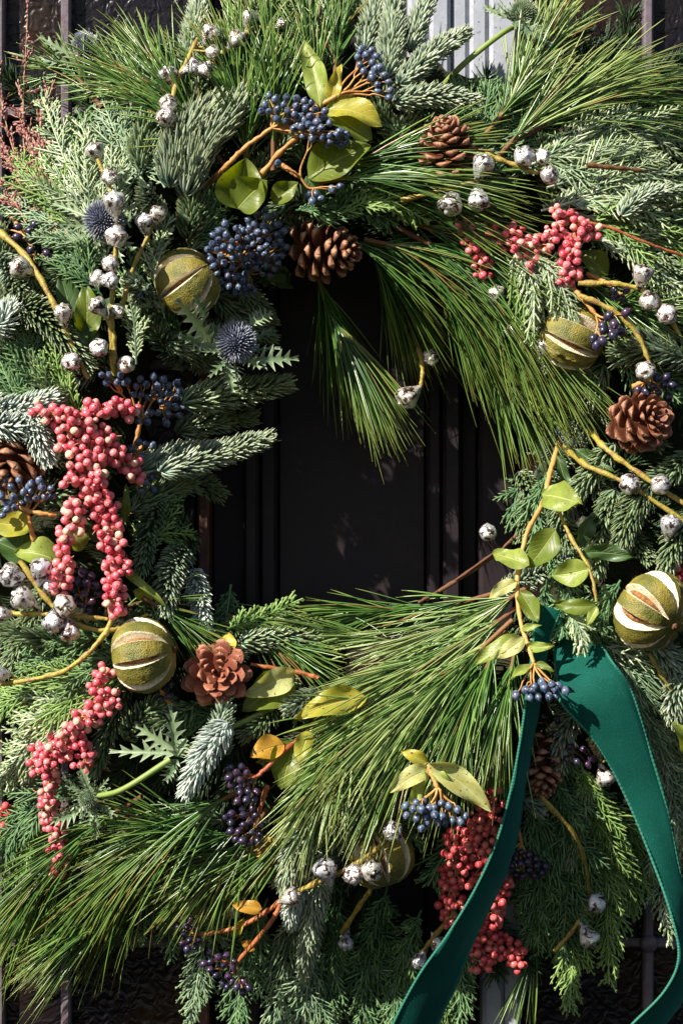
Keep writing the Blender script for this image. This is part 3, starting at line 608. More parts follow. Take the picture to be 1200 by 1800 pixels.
def pepper(label, strands, o=55, m='pink', size=8.0, group='pink pepper berry clusters', fill=.76):
    a0 = strands[0][0][0]; t = thing('pepper_berry_cluster', label, 'berry cluster', WH(a0[0], a0[1], o), group)
    size *= .9; P = []; cur = []; rad = []; lib = PINK if m == 'pink' else PINK_SHADED
    for pts, rr in strands:
        rr *= 1.12
        C = bez(np.array([WH(p[0], p[1], o) for p in pts]), 30); L = np.linalg.norm(np.diff(C, axis=0), axis=1).sum()
        g = G(); cur.append(C[::1][np.linspace(0, 29, 8).astype(int)]); rad.append(np.full(8, 1.5))
        nb = max(3, int(L*2*rr/720*fill*2.0)); nodes = []
        for q in range(nb):
            u = (q+.5)/nb*29+rng.normal()*.6; u = min(max(u, 0), 28.9); i = int(u); v = rng.normal(size=3); v[1] *= .6; v = v/np.linalg.norm(v)
            env = .5+.5*math.sin(math.pi*min(max(u/29, .1), .9))**.5
            nodes.append((C[i]+(C[i+1]-C[i])*(u-i)+v*max(rr*env-13, 2)*rng.uniform(.5, 1), max(i-3, 0)))
        for (nc, j) in nodes:
          e0 = C[j]; cur.append(bez([e0, (e0+nc)/2+np.array([0, -1, 1.5]), nc], 8)); rad.append(np.full(8, 1.1)); e0 = nc
          for tr in range(70):
            v = rng.normal(size=3); v = v/np.linalg.norm(v)*rng.uniform(7, 17.5)*size/7.4; b = nc+v
            if v[1] > 11: continue
            if P and (((np.array(P)-b)**2).sum(1) < (size*1.78)**2).any(): continue
            P.append(b); D = nrm(b-e0); e = b-D*size*.95; cur.append(bez([e0, (e0+e)/2, e], 8)); rad.append(np.full(8, .8))
            inst(lib[len(P) % len(lib)], 'berry', t, b, nrm(D+rng.normal(size=3)*.5+np.array([0, -.4, 0])), size*rng.choice([.62, .85, .95, 1.0, 1.08, 1.16], p=[.05, .15, .2, .3, .2, .1]), rng.random()*6)
    for k in range(int(len(P)*.22)):      # bare stalks that have lost their berries
        b = P[int(rng.integers(len(P)))]; d = nrm(rng.normal(size=3)+np.array([0, -.8, 0])); e = b+d*size*rng.uniform(1.3, 2.4); cur.append(bez([b, (b+e)/2+rng.normal(size=3)*1.5, e], 8)); rad.append(np.full(8, .75))
    g = G(); g.sweep(np.array(cur), np.array(rad), sides=4); part(g, 'stalks', M['pink_stem'], t)
    return t

def pods(label, stems, ps, o=60, m='olive_stem', r=3.8):
    """stems: list of paths; ps: (x,y,radius,dir angle deg in the picture or None = facing out, height offset)"""
    a0 = stems[0][0] if stems else ps[0]; t = thing('seed_pod_branch', label, 'seed pods', WH(a0[0], a0[1], o), 'branches of silvered seed pods')
    allc = []
    for st in stems:
        C = [WH(p[0], p[1], o+(p[2] if len(p) > 2 else 0)) for p in st]; tube(t, C, r*1.1, r*.75, m, 'stem', nodes=max(2, len(st)+1)); allc.append(bez(np.array(C), 60))
    allc = np.vstack(allc) if allc else None
    for (x, y, rr, *rest) in ps:
        ang = rest[0] if rest else None; off = rest[1] if len(rest) > 1 else 12
        c = WH(x, y, o+off)
        if ang is None: D = nrm(np.array([rng.uniform(-.5, .5), -1, rng.uniform(-.3, .6)])); lib = PODS[3:]
        else: D = nrm(np.array([math.cos(R(ang)), -.35, math.sin(R(ang))])); lib = PODS[:3]
        q = inst(lib[int(rng.integers(3))], 'seed_pod', t, c, D, rr*.94*rng.uniform(.95, 1.05), rng.random()*6)
        foot = c-D*rr*(1.55 if ang is not None else 1.0)
        if allc is not None:
            k = np.argmin(((allc-foot)**2).sum(1)); d = np.linalg.norm(allc[k]-foot)
            if 2 < d < 75: tube(t, [allc[k], (allc[k]+foot)/2+np.array([0, 2, 0]), foot+D*3], r*.6, r*.5, m, 'pod_stalk', sides=6)
    return t

def thistle(label, px, py, o, r, axis, bracts, stem=None, m='floret', nb=12, bl=2.3, elong=1.2, green=False, nsp=420):
    c = WH(px, py, o); ax = nrm(np.array(axis, float)); t = thing('sea_holly_thistle', label, 'thistle', c, 'sea holly thistles')
    q0 = np.array(Vector(ax).to_track_quat('Z', 'Y').to_matrix())
    g = G(); u = np.linspace(0.03, math.pi-.03, 12); V = [(r*.72*math.sin(a)*math.cos(b), r*.72*math.sin(a)*math.sin(b), r*.72*elong*math.cos(a)) for a in u for b in np.arange(18)*math.pi/9]
    Q = [(i*18+j, (i+1)*18+j, (i+1)*18+(j+1) % 18, i*18+(j+1) % 18) for i in range(11) for j in range(18)]
    g.add(np.array(V)@q0.T+c, Q, tint=.1); part(g, 'flower_head', M['spine' if green else m], t)
    i = np.arange(nsp); z = 1-1.62*(i+.5)/nsp; ph = i*2.39996; s = np.sqrt(1-z*z)
    D = np.stack([s*np.cos(ph), s*np.sin(ph), z*1.0], 1); D2 = nrm(D+np.array([0, 0, .35])+rng.normal(size=D.shape)*.06)
    P0 = D*np.array([1, 1, elong])*r*.68; L = r*.42*rng.uniform(.8, 1.25, (nsp, 1, 1)); k = np.linspace(0, 1, 4)[None, :, None]
    P = P0[:, None]+D2[:, None]*L*k; g = G(); g.sweep(P@q0.T+c, np.array([1.3, 1.5, 1.0, .15])[None]*r/34, sides=4); part(g, 'florets', M['spine' if green else m], t, stuff=True)
    for k in range(nb):
        a = 2*math.pi*k/nb+rng.normal()*.12; tl = rng.uniform(.1, .75)
        d = nrm(np.array([math.cos(a), math.sin(a), tl-.15])@q0.T); b0 = c-ax*r*elong*.62; L = r*bl*rng.uniform(.8, 1.2)
        bract(t, b0+d*r*.25, b0+d*L, r*.5, 'spine', normal=ax+rng.normal(size=3)*.3, teeth=6, curl=-.12)
    for (bx, by, tx, ty, w, bo, to) in bracts: bract(t, WH(bx, by, o+bo), WH(tx, ty, o+to), w, 'spine', normal=(rng.uniform(-.4, .4), -1, .3), teeth=6, name='leaf')
    if stem: tube(t, [c-ax*r*elong*.7]+[WH(p[0], p[1], o+p[2]) for p in stem], 4.5, 5.5, 'green_stem', sides=9)
    return t

# ================================================================ the wreath
# mossy ring and the tangle deep inside it
g = G(); nu, nv = 96, 20; V = []
for i in range(nu):
    a = 2*math.pi*i/nu
    for j in range(nv):
        b = 2*math.pi*j/nv; q = 1+.10*math.sin(a*17+b*3)+.08*rng.normal()
        rr = 545+135*q*math.cos(b); d = 55+50*q*math.sin(b)
        px, py = 630+rr*math.cos(a), 815+rr*1.04*math.sin(a); V.append(W(px, py, max(d, 4)))
Q = [(i*nv+j, i*nv+(j+1) % nv, ((i+1) % nu)*nv+(j+1) % nv, ((i+1) % nu)*nv+j) for i in range(nu) for j in range(nv)]
g.add(V, Q); solo(g, 'moss_base', M['moss'], 'dark mossy ring hidden deep inside the wreath behind all the sprigs', 'wreath base')

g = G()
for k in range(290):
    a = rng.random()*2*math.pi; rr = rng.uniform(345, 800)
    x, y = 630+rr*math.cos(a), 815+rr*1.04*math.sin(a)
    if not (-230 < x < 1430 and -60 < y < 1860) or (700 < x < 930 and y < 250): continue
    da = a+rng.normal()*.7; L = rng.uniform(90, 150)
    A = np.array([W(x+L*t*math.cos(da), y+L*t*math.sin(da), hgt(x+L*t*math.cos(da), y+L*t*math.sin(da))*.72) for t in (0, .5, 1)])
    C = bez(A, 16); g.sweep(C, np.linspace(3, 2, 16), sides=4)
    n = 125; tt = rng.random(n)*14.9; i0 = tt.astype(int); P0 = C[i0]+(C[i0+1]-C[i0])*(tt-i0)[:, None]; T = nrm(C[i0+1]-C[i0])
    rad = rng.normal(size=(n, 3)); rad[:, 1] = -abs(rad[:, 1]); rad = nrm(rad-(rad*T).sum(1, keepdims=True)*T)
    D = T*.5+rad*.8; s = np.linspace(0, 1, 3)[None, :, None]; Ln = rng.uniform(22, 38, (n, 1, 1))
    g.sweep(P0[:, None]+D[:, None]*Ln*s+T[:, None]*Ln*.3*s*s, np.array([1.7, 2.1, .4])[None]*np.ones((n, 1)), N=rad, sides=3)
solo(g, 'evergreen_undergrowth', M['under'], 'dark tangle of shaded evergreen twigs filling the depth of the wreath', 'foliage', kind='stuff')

# ---- cypress fronds (lowest visible layer)
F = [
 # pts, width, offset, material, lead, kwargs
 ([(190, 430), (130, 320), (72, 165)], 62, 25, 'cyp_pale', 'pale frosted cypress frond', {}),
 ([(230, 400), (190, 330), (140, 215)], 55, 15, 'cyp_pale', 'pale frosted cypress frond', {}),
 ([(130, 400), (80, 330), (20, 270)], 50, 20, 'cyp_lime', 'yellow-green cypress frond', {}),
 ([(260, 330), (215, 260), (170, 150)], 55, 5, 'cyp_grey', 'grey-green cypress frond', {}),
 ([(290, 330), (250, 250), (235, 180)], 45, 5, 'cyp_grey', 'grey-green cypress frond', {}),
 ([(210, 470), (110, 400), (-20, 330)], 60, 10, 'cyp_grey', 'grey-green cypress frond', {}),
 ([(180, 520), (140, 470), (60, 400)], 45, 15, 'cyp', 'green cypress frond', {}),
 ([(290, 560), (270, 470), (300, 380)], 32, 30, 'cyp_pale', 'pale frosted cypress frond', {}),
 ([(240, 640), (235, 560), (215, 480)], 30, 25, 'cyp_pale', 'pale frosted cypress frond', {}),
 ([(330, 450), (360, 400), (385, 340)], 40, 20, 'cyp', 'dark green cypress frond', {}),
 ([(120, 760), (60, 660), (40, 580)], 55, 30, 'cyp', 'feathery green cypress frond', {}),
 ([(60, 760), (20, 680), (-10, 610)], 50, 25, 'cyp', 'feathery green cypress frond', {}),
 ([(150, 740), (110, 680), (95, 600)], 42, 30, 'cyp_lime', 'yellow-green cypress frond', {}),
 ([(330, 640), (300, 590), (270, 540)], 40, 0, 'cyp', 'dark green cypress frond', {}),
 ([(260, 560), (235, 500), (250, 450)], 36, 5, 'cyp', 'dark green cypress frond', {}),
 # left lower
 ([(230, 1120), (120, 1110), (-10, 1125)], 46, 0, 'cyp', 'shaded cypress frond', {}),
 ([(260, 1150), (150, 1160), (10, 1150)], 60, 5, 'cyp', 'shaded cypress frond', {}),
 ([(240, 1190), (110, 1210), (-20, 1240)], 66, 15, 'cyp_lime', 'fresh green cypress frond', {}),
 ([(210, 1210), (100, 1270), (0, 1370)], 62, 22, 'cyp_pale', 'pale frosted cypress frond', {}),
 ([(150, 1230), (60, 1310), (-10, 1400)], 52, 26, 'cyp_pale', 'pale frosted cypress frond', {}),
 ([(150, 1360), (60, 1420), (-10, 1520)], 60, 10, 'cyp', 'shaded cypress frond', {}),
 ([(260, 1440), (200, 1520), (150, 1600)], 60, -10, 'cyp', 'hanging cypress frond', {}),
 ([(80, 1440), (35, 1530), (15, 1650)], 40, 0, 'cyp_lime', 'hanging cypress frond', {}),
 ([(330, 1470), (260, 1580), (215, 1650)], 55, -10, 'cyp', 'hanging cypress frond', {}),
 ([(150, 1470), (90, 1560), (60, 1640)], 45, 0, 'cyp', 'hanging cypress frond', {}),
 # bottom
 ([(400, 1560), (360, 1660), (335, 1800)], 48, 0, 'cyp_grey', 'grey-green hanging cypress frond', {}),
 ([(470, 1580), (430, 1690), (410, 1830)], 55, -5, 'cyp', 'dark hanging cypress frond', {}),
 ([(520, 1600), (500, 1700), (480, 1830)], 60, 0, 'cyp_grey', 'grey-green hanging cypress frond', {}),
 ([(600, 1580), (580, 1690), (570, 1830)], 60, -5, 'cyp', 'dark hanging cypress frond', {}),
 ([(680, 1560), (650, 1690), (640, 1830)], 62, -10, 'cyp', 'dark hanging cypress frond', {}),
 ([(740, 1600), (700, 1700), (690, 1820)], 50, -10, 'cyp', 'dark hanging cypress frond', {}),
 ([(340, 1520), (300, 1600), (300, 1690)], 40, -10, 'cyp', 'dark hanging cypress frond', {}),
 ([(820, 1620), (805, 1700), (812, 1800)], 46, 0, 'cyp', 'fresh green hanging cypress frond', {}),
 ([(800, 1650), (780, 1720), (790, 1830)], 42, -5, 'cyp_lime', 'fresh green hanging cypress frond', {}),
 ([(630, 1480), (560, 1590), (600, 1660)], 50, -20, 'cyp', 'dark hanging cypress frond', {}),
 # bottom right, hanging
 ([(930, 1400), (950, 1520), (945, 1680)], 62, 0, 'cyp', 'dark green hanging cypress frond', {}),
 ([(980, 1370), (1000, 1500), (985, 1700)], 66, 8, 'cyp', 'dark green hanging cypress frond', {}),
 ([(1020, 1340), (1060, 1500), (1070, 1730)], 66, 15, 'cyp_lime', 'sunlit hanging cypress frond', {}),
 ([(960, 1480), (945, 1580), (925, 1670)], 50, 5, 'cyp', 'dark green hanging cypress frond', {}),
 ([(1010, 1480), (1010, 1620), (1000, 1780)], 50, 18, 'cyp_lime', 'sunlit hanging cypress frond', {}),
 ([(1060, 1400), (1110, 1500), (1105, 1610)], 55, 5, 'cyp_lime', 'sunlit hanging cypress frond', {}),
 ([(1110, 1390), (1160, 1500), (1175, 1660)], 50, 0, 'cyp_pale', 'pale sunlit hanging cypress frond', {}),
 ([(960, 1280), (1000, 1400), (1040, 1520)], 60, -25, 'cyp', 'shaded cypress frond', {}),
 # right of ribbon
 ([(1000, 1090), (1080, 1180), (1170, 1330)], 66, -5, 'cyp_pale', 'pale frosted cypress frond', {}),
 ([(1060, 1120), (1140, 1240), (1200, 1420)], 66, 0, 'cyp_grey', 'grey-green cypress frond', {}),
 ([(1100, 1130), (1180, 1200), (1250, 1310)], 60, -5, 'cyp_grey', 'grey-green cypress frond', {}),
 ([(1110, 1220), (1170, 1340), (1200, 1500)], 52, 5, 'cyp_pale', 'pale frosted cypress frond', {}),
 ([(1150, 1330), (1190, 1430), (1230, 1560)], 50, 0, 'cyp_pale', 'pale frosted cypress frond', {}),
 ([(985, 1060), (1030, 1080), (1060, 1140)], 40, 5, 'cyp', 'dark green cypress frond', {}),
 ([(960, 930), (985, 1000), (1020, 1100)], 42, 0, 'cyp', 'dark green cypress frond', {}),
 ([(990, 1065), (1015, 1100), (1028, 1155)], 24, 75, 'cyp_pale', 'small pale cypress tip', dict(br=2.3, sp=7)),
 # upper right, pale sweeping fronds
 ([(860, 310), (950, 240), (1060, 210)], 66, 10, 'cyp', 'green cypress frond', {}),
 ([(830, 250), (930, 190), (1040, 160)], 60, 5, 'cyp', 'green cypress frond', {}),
 ([(800, 300), (880, 230), (930, 150)], 55, 0, 'cyp', 'green cypress frond', {}),
 ([(930, 290), (1070, 240), (1230, 250)], 72, 25, 'cyp_pale', 'pale sweeping cypress frond', dict(droop=.3)),
 ([(960, 330), (1080, 300), (1240, 330)], 72, 20, 'cyp_pale', 'pale sweeping cypress frond', dict(droop=.3)),
 ([(950, 370), (1080, 345), (1240, 400)], 66, 25, 'cyp_pale', 'pale sweeping cypress frond', dict(droop=.35)),
 ([(1000, 400), (1100, 400), (1230, 470)], 62, 22, 'cyp_lime', 'yellow-green sweeping cypress frond', dict(droop=.4)),
 ([(1040, 420), (1120, 440), (1220, 540)], 54, 22, 'cyp_pale', 'pale sweeping cypress frond', dict(droop=.4)),
 ([(890, 300), (990, 285), (1110, 275)], 55, 15, 'cyp_grey', 'grey-green cypress frond', {}),
 ([(1080, 230), (1150, 225), (1240, 225)], 50, 25, 'cyp_pale', 'pale sweeping cypress frond', {}),
 # over the upper right slit fruit
 ([(900, 430), (945, 500), (965, 650)], 56, 70, 'cyp_pale', 'hanging pale cypress frond', dict(hang=.3)),
 ([(890, 450), (930, 540), (935, 660)], 40, 66, 'cyp_lime', 'hanging yellow-green cypress frond', dict(hang=.3)),
 ([(940, 440), (985, 500), (1010, 590)], 36, 66, 'cyp_pale', 'hanging pale cypress frond', dict(hang=.3)),
 # small ones near the hole
 ([(600, 375), (670, 350), (755, 390)], 34, 60, 'cyp_lime', 'curved yellow-green cypress tip', dict(br=2.3)),
 ([(560, 400), (620, 360), (700, 395)], 40, 45, 'cyp', 'dark green cypress frond', {}),
 ([(520, 370), (570, 365), (650, 360)], 34, 40, 'cyp', 'dark green cypress frond', {}),
 ([(400, 1105), (455, 1085), (532, 1052)], 30, 60, 'cyp_lime', 'bright green twig of cypress reaching into the opening', dict(sp=10, br=2.1)),
 ([(270, 960), (280, 900), (300, 870)], 46, 25, 'cyp_lime', 'bright green cypress frond', {}),
 ([(250, 990), (270, 940), (340, 940)], 40, 25, 'cyp_lime', 'bright green cypress frond', {}),
 ([(930, 830), (905, 880), (915, 950)], 34, 0, 'cyp', 'dark green cypress frond', {}),
 ([(960, 830), (940, 900), (945, 980)], 36, 10, 'cyp', 'dark green cypress frond', {}),
]
F += [
 ([(1090, 1020), (1065, 1060), (1050, 1110)], 34, 45, 'cyp', 'dark green cypress frond', {}), ([(1000, 1040), (985, 1075), (990, 1120)], 30, 60, 'cyp', 'dark green cypress frond', {}), ([(960, 1020), (955, 1070), (965, 1120)], 26, 50, 'cyp', 'dark green cypress frond', {}),
 ([(760, 300), (740, 230), (750, 150)], 50, 0, 'cyp', 'green cypress frond', {}), ([(830, 290), (850, 210), (860, 140)], 50, -5, 'cyp', 'green cypress frond', {}), ([(800, 270), (790, 200), (800, 140)], 45, 0, 'cyp', 'green cypress frond', {}),
 ([(820, 330), (770, 300), (700, 290)], 45, 0, 'cyp', 'green cypress frond', {}), ([(1080, 620), (1130, 660), (1210, 690)], 50, 0, 'cyp', 'dark green cypress frond', {}), ([(90, 1480), (110, 1560), (100, 1640)], 45, 0, 'cyp', 'hanging cypress frond', {}),
 ([(200, 1500), (230, 1580), (240, 1660)], 45, -5, 'cyp', 'hanging cypress frond', {}), ([(720, 1650), (740, 1740), (730, 1840)], 50, -5, 'cyp', 'dark hanging cypress frond', {}), ([(560, 1660), (540, 1750), (535, 1850)], 55, 5, 'cyp_grey', 'grey-green hanging cypress frond', {})]
for (p, w, o, m, ld, kw) in F: frond(p, w, o, m, ld, **kw)

# ---- fir sprigs
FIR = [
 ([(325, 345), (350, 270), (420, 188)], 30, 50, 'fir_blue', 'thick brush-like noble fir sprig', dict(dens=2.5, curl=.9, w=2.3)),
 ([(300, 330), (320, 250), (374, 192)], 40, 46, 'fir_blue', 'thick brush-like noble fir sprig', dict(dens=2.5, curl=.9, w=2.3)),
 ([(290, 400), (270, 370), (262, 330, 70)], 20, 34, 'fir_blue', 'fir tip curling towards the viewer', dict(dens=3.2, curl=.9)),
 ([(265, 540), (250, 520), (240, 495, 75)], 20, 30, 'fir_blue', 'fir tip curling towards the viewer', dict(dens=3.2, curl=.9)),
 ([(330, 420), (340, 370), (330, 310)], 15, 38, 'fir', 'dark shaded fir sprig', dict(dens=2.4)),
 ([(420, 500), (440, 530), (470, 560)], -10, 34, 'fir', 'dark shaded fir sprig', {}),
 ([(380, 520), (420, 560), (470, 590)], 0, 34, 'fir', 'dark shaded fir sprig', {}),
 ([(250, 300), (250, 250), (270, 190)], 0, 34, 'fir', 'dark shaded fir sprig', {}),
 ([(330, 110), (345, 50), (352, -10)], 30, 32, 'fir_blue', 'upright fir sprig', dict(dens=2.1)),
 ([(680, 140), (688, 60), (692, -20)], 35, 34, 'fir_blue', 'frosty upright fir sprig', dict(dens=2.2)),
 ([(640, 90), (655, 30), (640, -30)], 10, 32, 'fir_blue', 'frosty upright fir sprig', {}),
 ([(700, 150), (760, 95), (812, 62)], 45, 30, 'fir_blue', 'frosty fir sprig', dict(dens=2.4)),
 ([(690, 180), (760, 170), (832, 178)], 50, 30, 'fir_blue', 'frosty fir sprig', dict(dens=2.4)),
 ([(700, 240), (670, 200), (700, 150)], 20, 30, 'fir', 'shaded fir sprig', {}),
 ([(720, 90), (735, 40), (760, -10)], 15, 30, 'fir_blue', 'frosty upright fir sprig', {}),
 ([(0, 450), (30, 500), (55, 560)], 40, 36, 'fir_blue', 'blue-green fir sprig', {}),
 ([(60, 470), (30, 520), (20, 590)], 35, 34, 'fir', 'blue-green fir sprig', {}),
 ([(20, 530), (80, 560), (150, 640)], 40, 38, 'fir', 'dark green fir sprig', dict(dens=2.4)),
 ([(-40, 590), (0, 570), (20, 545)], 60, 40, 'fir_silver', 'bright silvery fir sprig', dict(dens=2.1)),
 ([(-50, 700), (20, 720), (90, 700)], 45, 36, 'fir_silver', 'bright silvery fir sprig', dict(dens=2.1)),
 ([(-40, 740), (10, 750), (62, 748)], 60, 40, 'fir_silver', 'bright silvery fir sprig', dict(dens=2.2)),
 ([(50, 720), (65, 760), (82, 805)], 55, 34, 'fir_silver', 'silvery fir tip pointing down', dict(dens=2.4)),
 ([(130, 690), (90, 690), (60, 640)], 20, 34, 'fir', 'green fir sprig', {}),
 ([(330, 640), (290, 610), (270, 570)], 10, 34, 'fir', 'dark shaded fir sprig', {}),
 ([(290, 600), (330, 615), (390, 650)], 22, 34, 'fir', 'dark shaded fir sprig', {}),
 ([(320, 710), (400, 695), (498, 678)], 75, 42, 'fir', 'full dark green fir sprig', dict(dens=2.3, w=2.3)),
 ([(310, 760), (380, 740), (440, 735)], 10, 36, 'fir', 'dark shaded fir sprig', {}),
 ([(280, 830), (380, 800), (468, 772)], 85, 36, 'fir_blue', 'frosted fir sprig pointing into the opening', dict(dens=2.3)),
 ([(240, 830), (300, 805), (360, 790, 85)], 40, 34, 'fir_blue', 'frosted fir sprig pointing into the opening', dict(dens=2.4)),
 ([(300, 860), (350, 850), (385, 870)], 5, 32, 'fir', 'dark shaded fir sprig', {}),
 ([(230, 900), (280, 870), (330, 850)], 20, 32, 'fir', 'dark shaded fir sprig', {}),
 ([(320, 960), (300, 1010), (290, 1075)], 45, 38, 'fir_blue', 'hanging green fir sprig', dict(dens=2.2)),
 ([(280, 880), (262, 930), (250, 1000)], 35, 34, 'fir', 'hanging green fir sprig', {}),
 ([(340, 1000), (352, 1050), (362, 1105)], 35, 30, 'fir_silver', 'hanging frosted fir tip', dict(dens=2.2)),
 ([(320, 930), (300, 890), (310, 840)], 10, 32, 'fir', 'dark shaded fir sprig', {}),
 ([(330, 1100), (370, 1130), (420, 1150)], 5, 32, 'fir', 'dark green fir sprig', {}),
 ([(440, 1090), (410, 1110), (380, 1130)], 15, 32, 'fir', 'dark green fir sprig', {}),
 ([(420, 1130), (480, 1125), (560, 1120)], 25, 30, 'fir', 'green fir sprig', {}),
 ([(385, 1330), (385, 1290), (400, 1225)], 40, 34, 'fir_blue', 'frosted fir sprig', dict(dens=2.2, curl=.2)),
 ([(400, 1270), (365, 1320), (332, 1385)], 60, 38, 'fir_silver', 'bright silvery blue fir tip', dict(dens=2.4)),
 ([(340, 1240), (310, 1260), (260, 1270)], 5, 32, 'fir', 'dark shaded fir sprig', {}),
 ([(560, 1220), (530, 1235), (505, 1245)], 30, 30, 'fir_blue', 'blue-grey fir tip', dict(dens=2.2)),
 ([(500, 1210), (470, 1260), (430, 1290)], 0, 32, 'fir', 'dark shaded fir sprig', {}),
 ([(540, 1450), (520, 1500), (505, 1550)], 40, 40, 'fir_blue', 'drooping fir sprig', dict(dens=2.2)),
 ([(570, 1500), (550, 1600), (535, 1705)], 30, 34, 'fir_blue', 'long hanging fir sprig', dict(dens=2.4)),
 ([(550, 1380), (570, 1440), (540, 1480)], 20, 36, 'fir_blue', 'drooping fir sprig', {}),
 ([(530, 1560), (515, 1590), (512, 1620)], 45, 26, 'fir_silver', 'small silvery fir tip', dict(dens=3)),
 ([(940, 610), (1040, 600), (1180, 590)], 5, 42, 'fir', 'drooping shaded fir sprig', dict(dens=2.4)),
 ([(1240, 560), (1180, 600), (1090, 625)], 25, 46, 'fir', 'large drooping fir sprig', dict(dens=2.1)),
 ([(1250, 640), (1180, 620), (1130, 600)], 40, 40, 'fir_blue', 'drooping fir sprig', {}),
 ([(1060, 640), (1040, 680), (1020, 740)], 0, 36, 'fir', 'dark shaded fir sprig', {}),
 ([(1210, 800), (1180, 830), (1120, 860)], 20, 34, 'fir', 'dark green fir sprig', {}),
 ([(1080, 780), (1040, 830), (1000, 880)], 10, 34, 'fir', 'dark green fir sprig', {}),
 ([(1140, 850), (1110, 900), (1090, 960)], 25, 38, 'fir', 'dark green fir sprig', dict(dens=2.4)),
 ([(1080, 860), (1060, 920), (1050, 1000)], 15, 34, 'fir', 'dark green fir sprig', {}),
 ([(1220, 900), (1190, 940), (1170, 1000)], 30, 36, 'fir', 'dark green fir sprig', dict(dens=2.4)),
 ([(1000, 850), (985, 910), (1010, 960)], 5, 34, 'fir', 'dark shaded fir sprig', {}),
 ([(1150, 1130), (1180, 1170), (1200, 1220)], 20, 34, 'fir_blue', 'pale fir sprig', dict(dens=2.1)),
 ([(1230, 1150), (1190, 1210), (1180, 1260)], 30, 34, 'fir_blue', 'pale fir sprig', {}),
 ([(1010, 1250), (990, 1290), (985, 1340)], -10, 34, 'fir_blue', 'shaded blue fir tip', {}),
 ([(910, 830), (930, 870), (920, 940)], 0, 32, 'fir', 'dark shaded fir sprig', {}),
 ([(1150, 420), (1170, 470), (1210, 500)], 0, 32, 'fir', 'dark shaded fir sprig', {}),
 ([(1090, 380), (1130, 345), (1190, 335)], 60, 26, 'fir_blue', 'small fir tip among pale cypress', {}),
 ([(560, 380), (520, 350), (480, 380)], 5, 34, 'fir', 'dark shaded fir sprig', {}),
 ([(700, 300), (690, 250), (720, 210)], 10, 32, 'fir', 'dark shaded fir sprig', {}),
 ([(60, 880), (100, 870), (140, 900)], 0, 34, 'fir', 'dark shaded fir sprig', {}),
 ([(120, 1130), (60, 1120), (0, 1100)], -10, 34, 'fir', 'dark shaded fir sprig', {}),
 ([(680, 1380), (640, 1440), (600, 1480)], 0, 34, 'fir', 'dark shaded fir sprig', {}),
 ([(220, 1300), (250, 1260), (290, 1230)], 5, 32, 'fir', 'dark shaded fir sprig', {}),
 ([(380, 560), (370, 590), (350, 640)], 0, 32, 'fir', 'dark shaded fir sprig', {}),
]
for (p, o, L, m, ld, kw) in FIR: fir(p, o, L, m, ld, **kw)

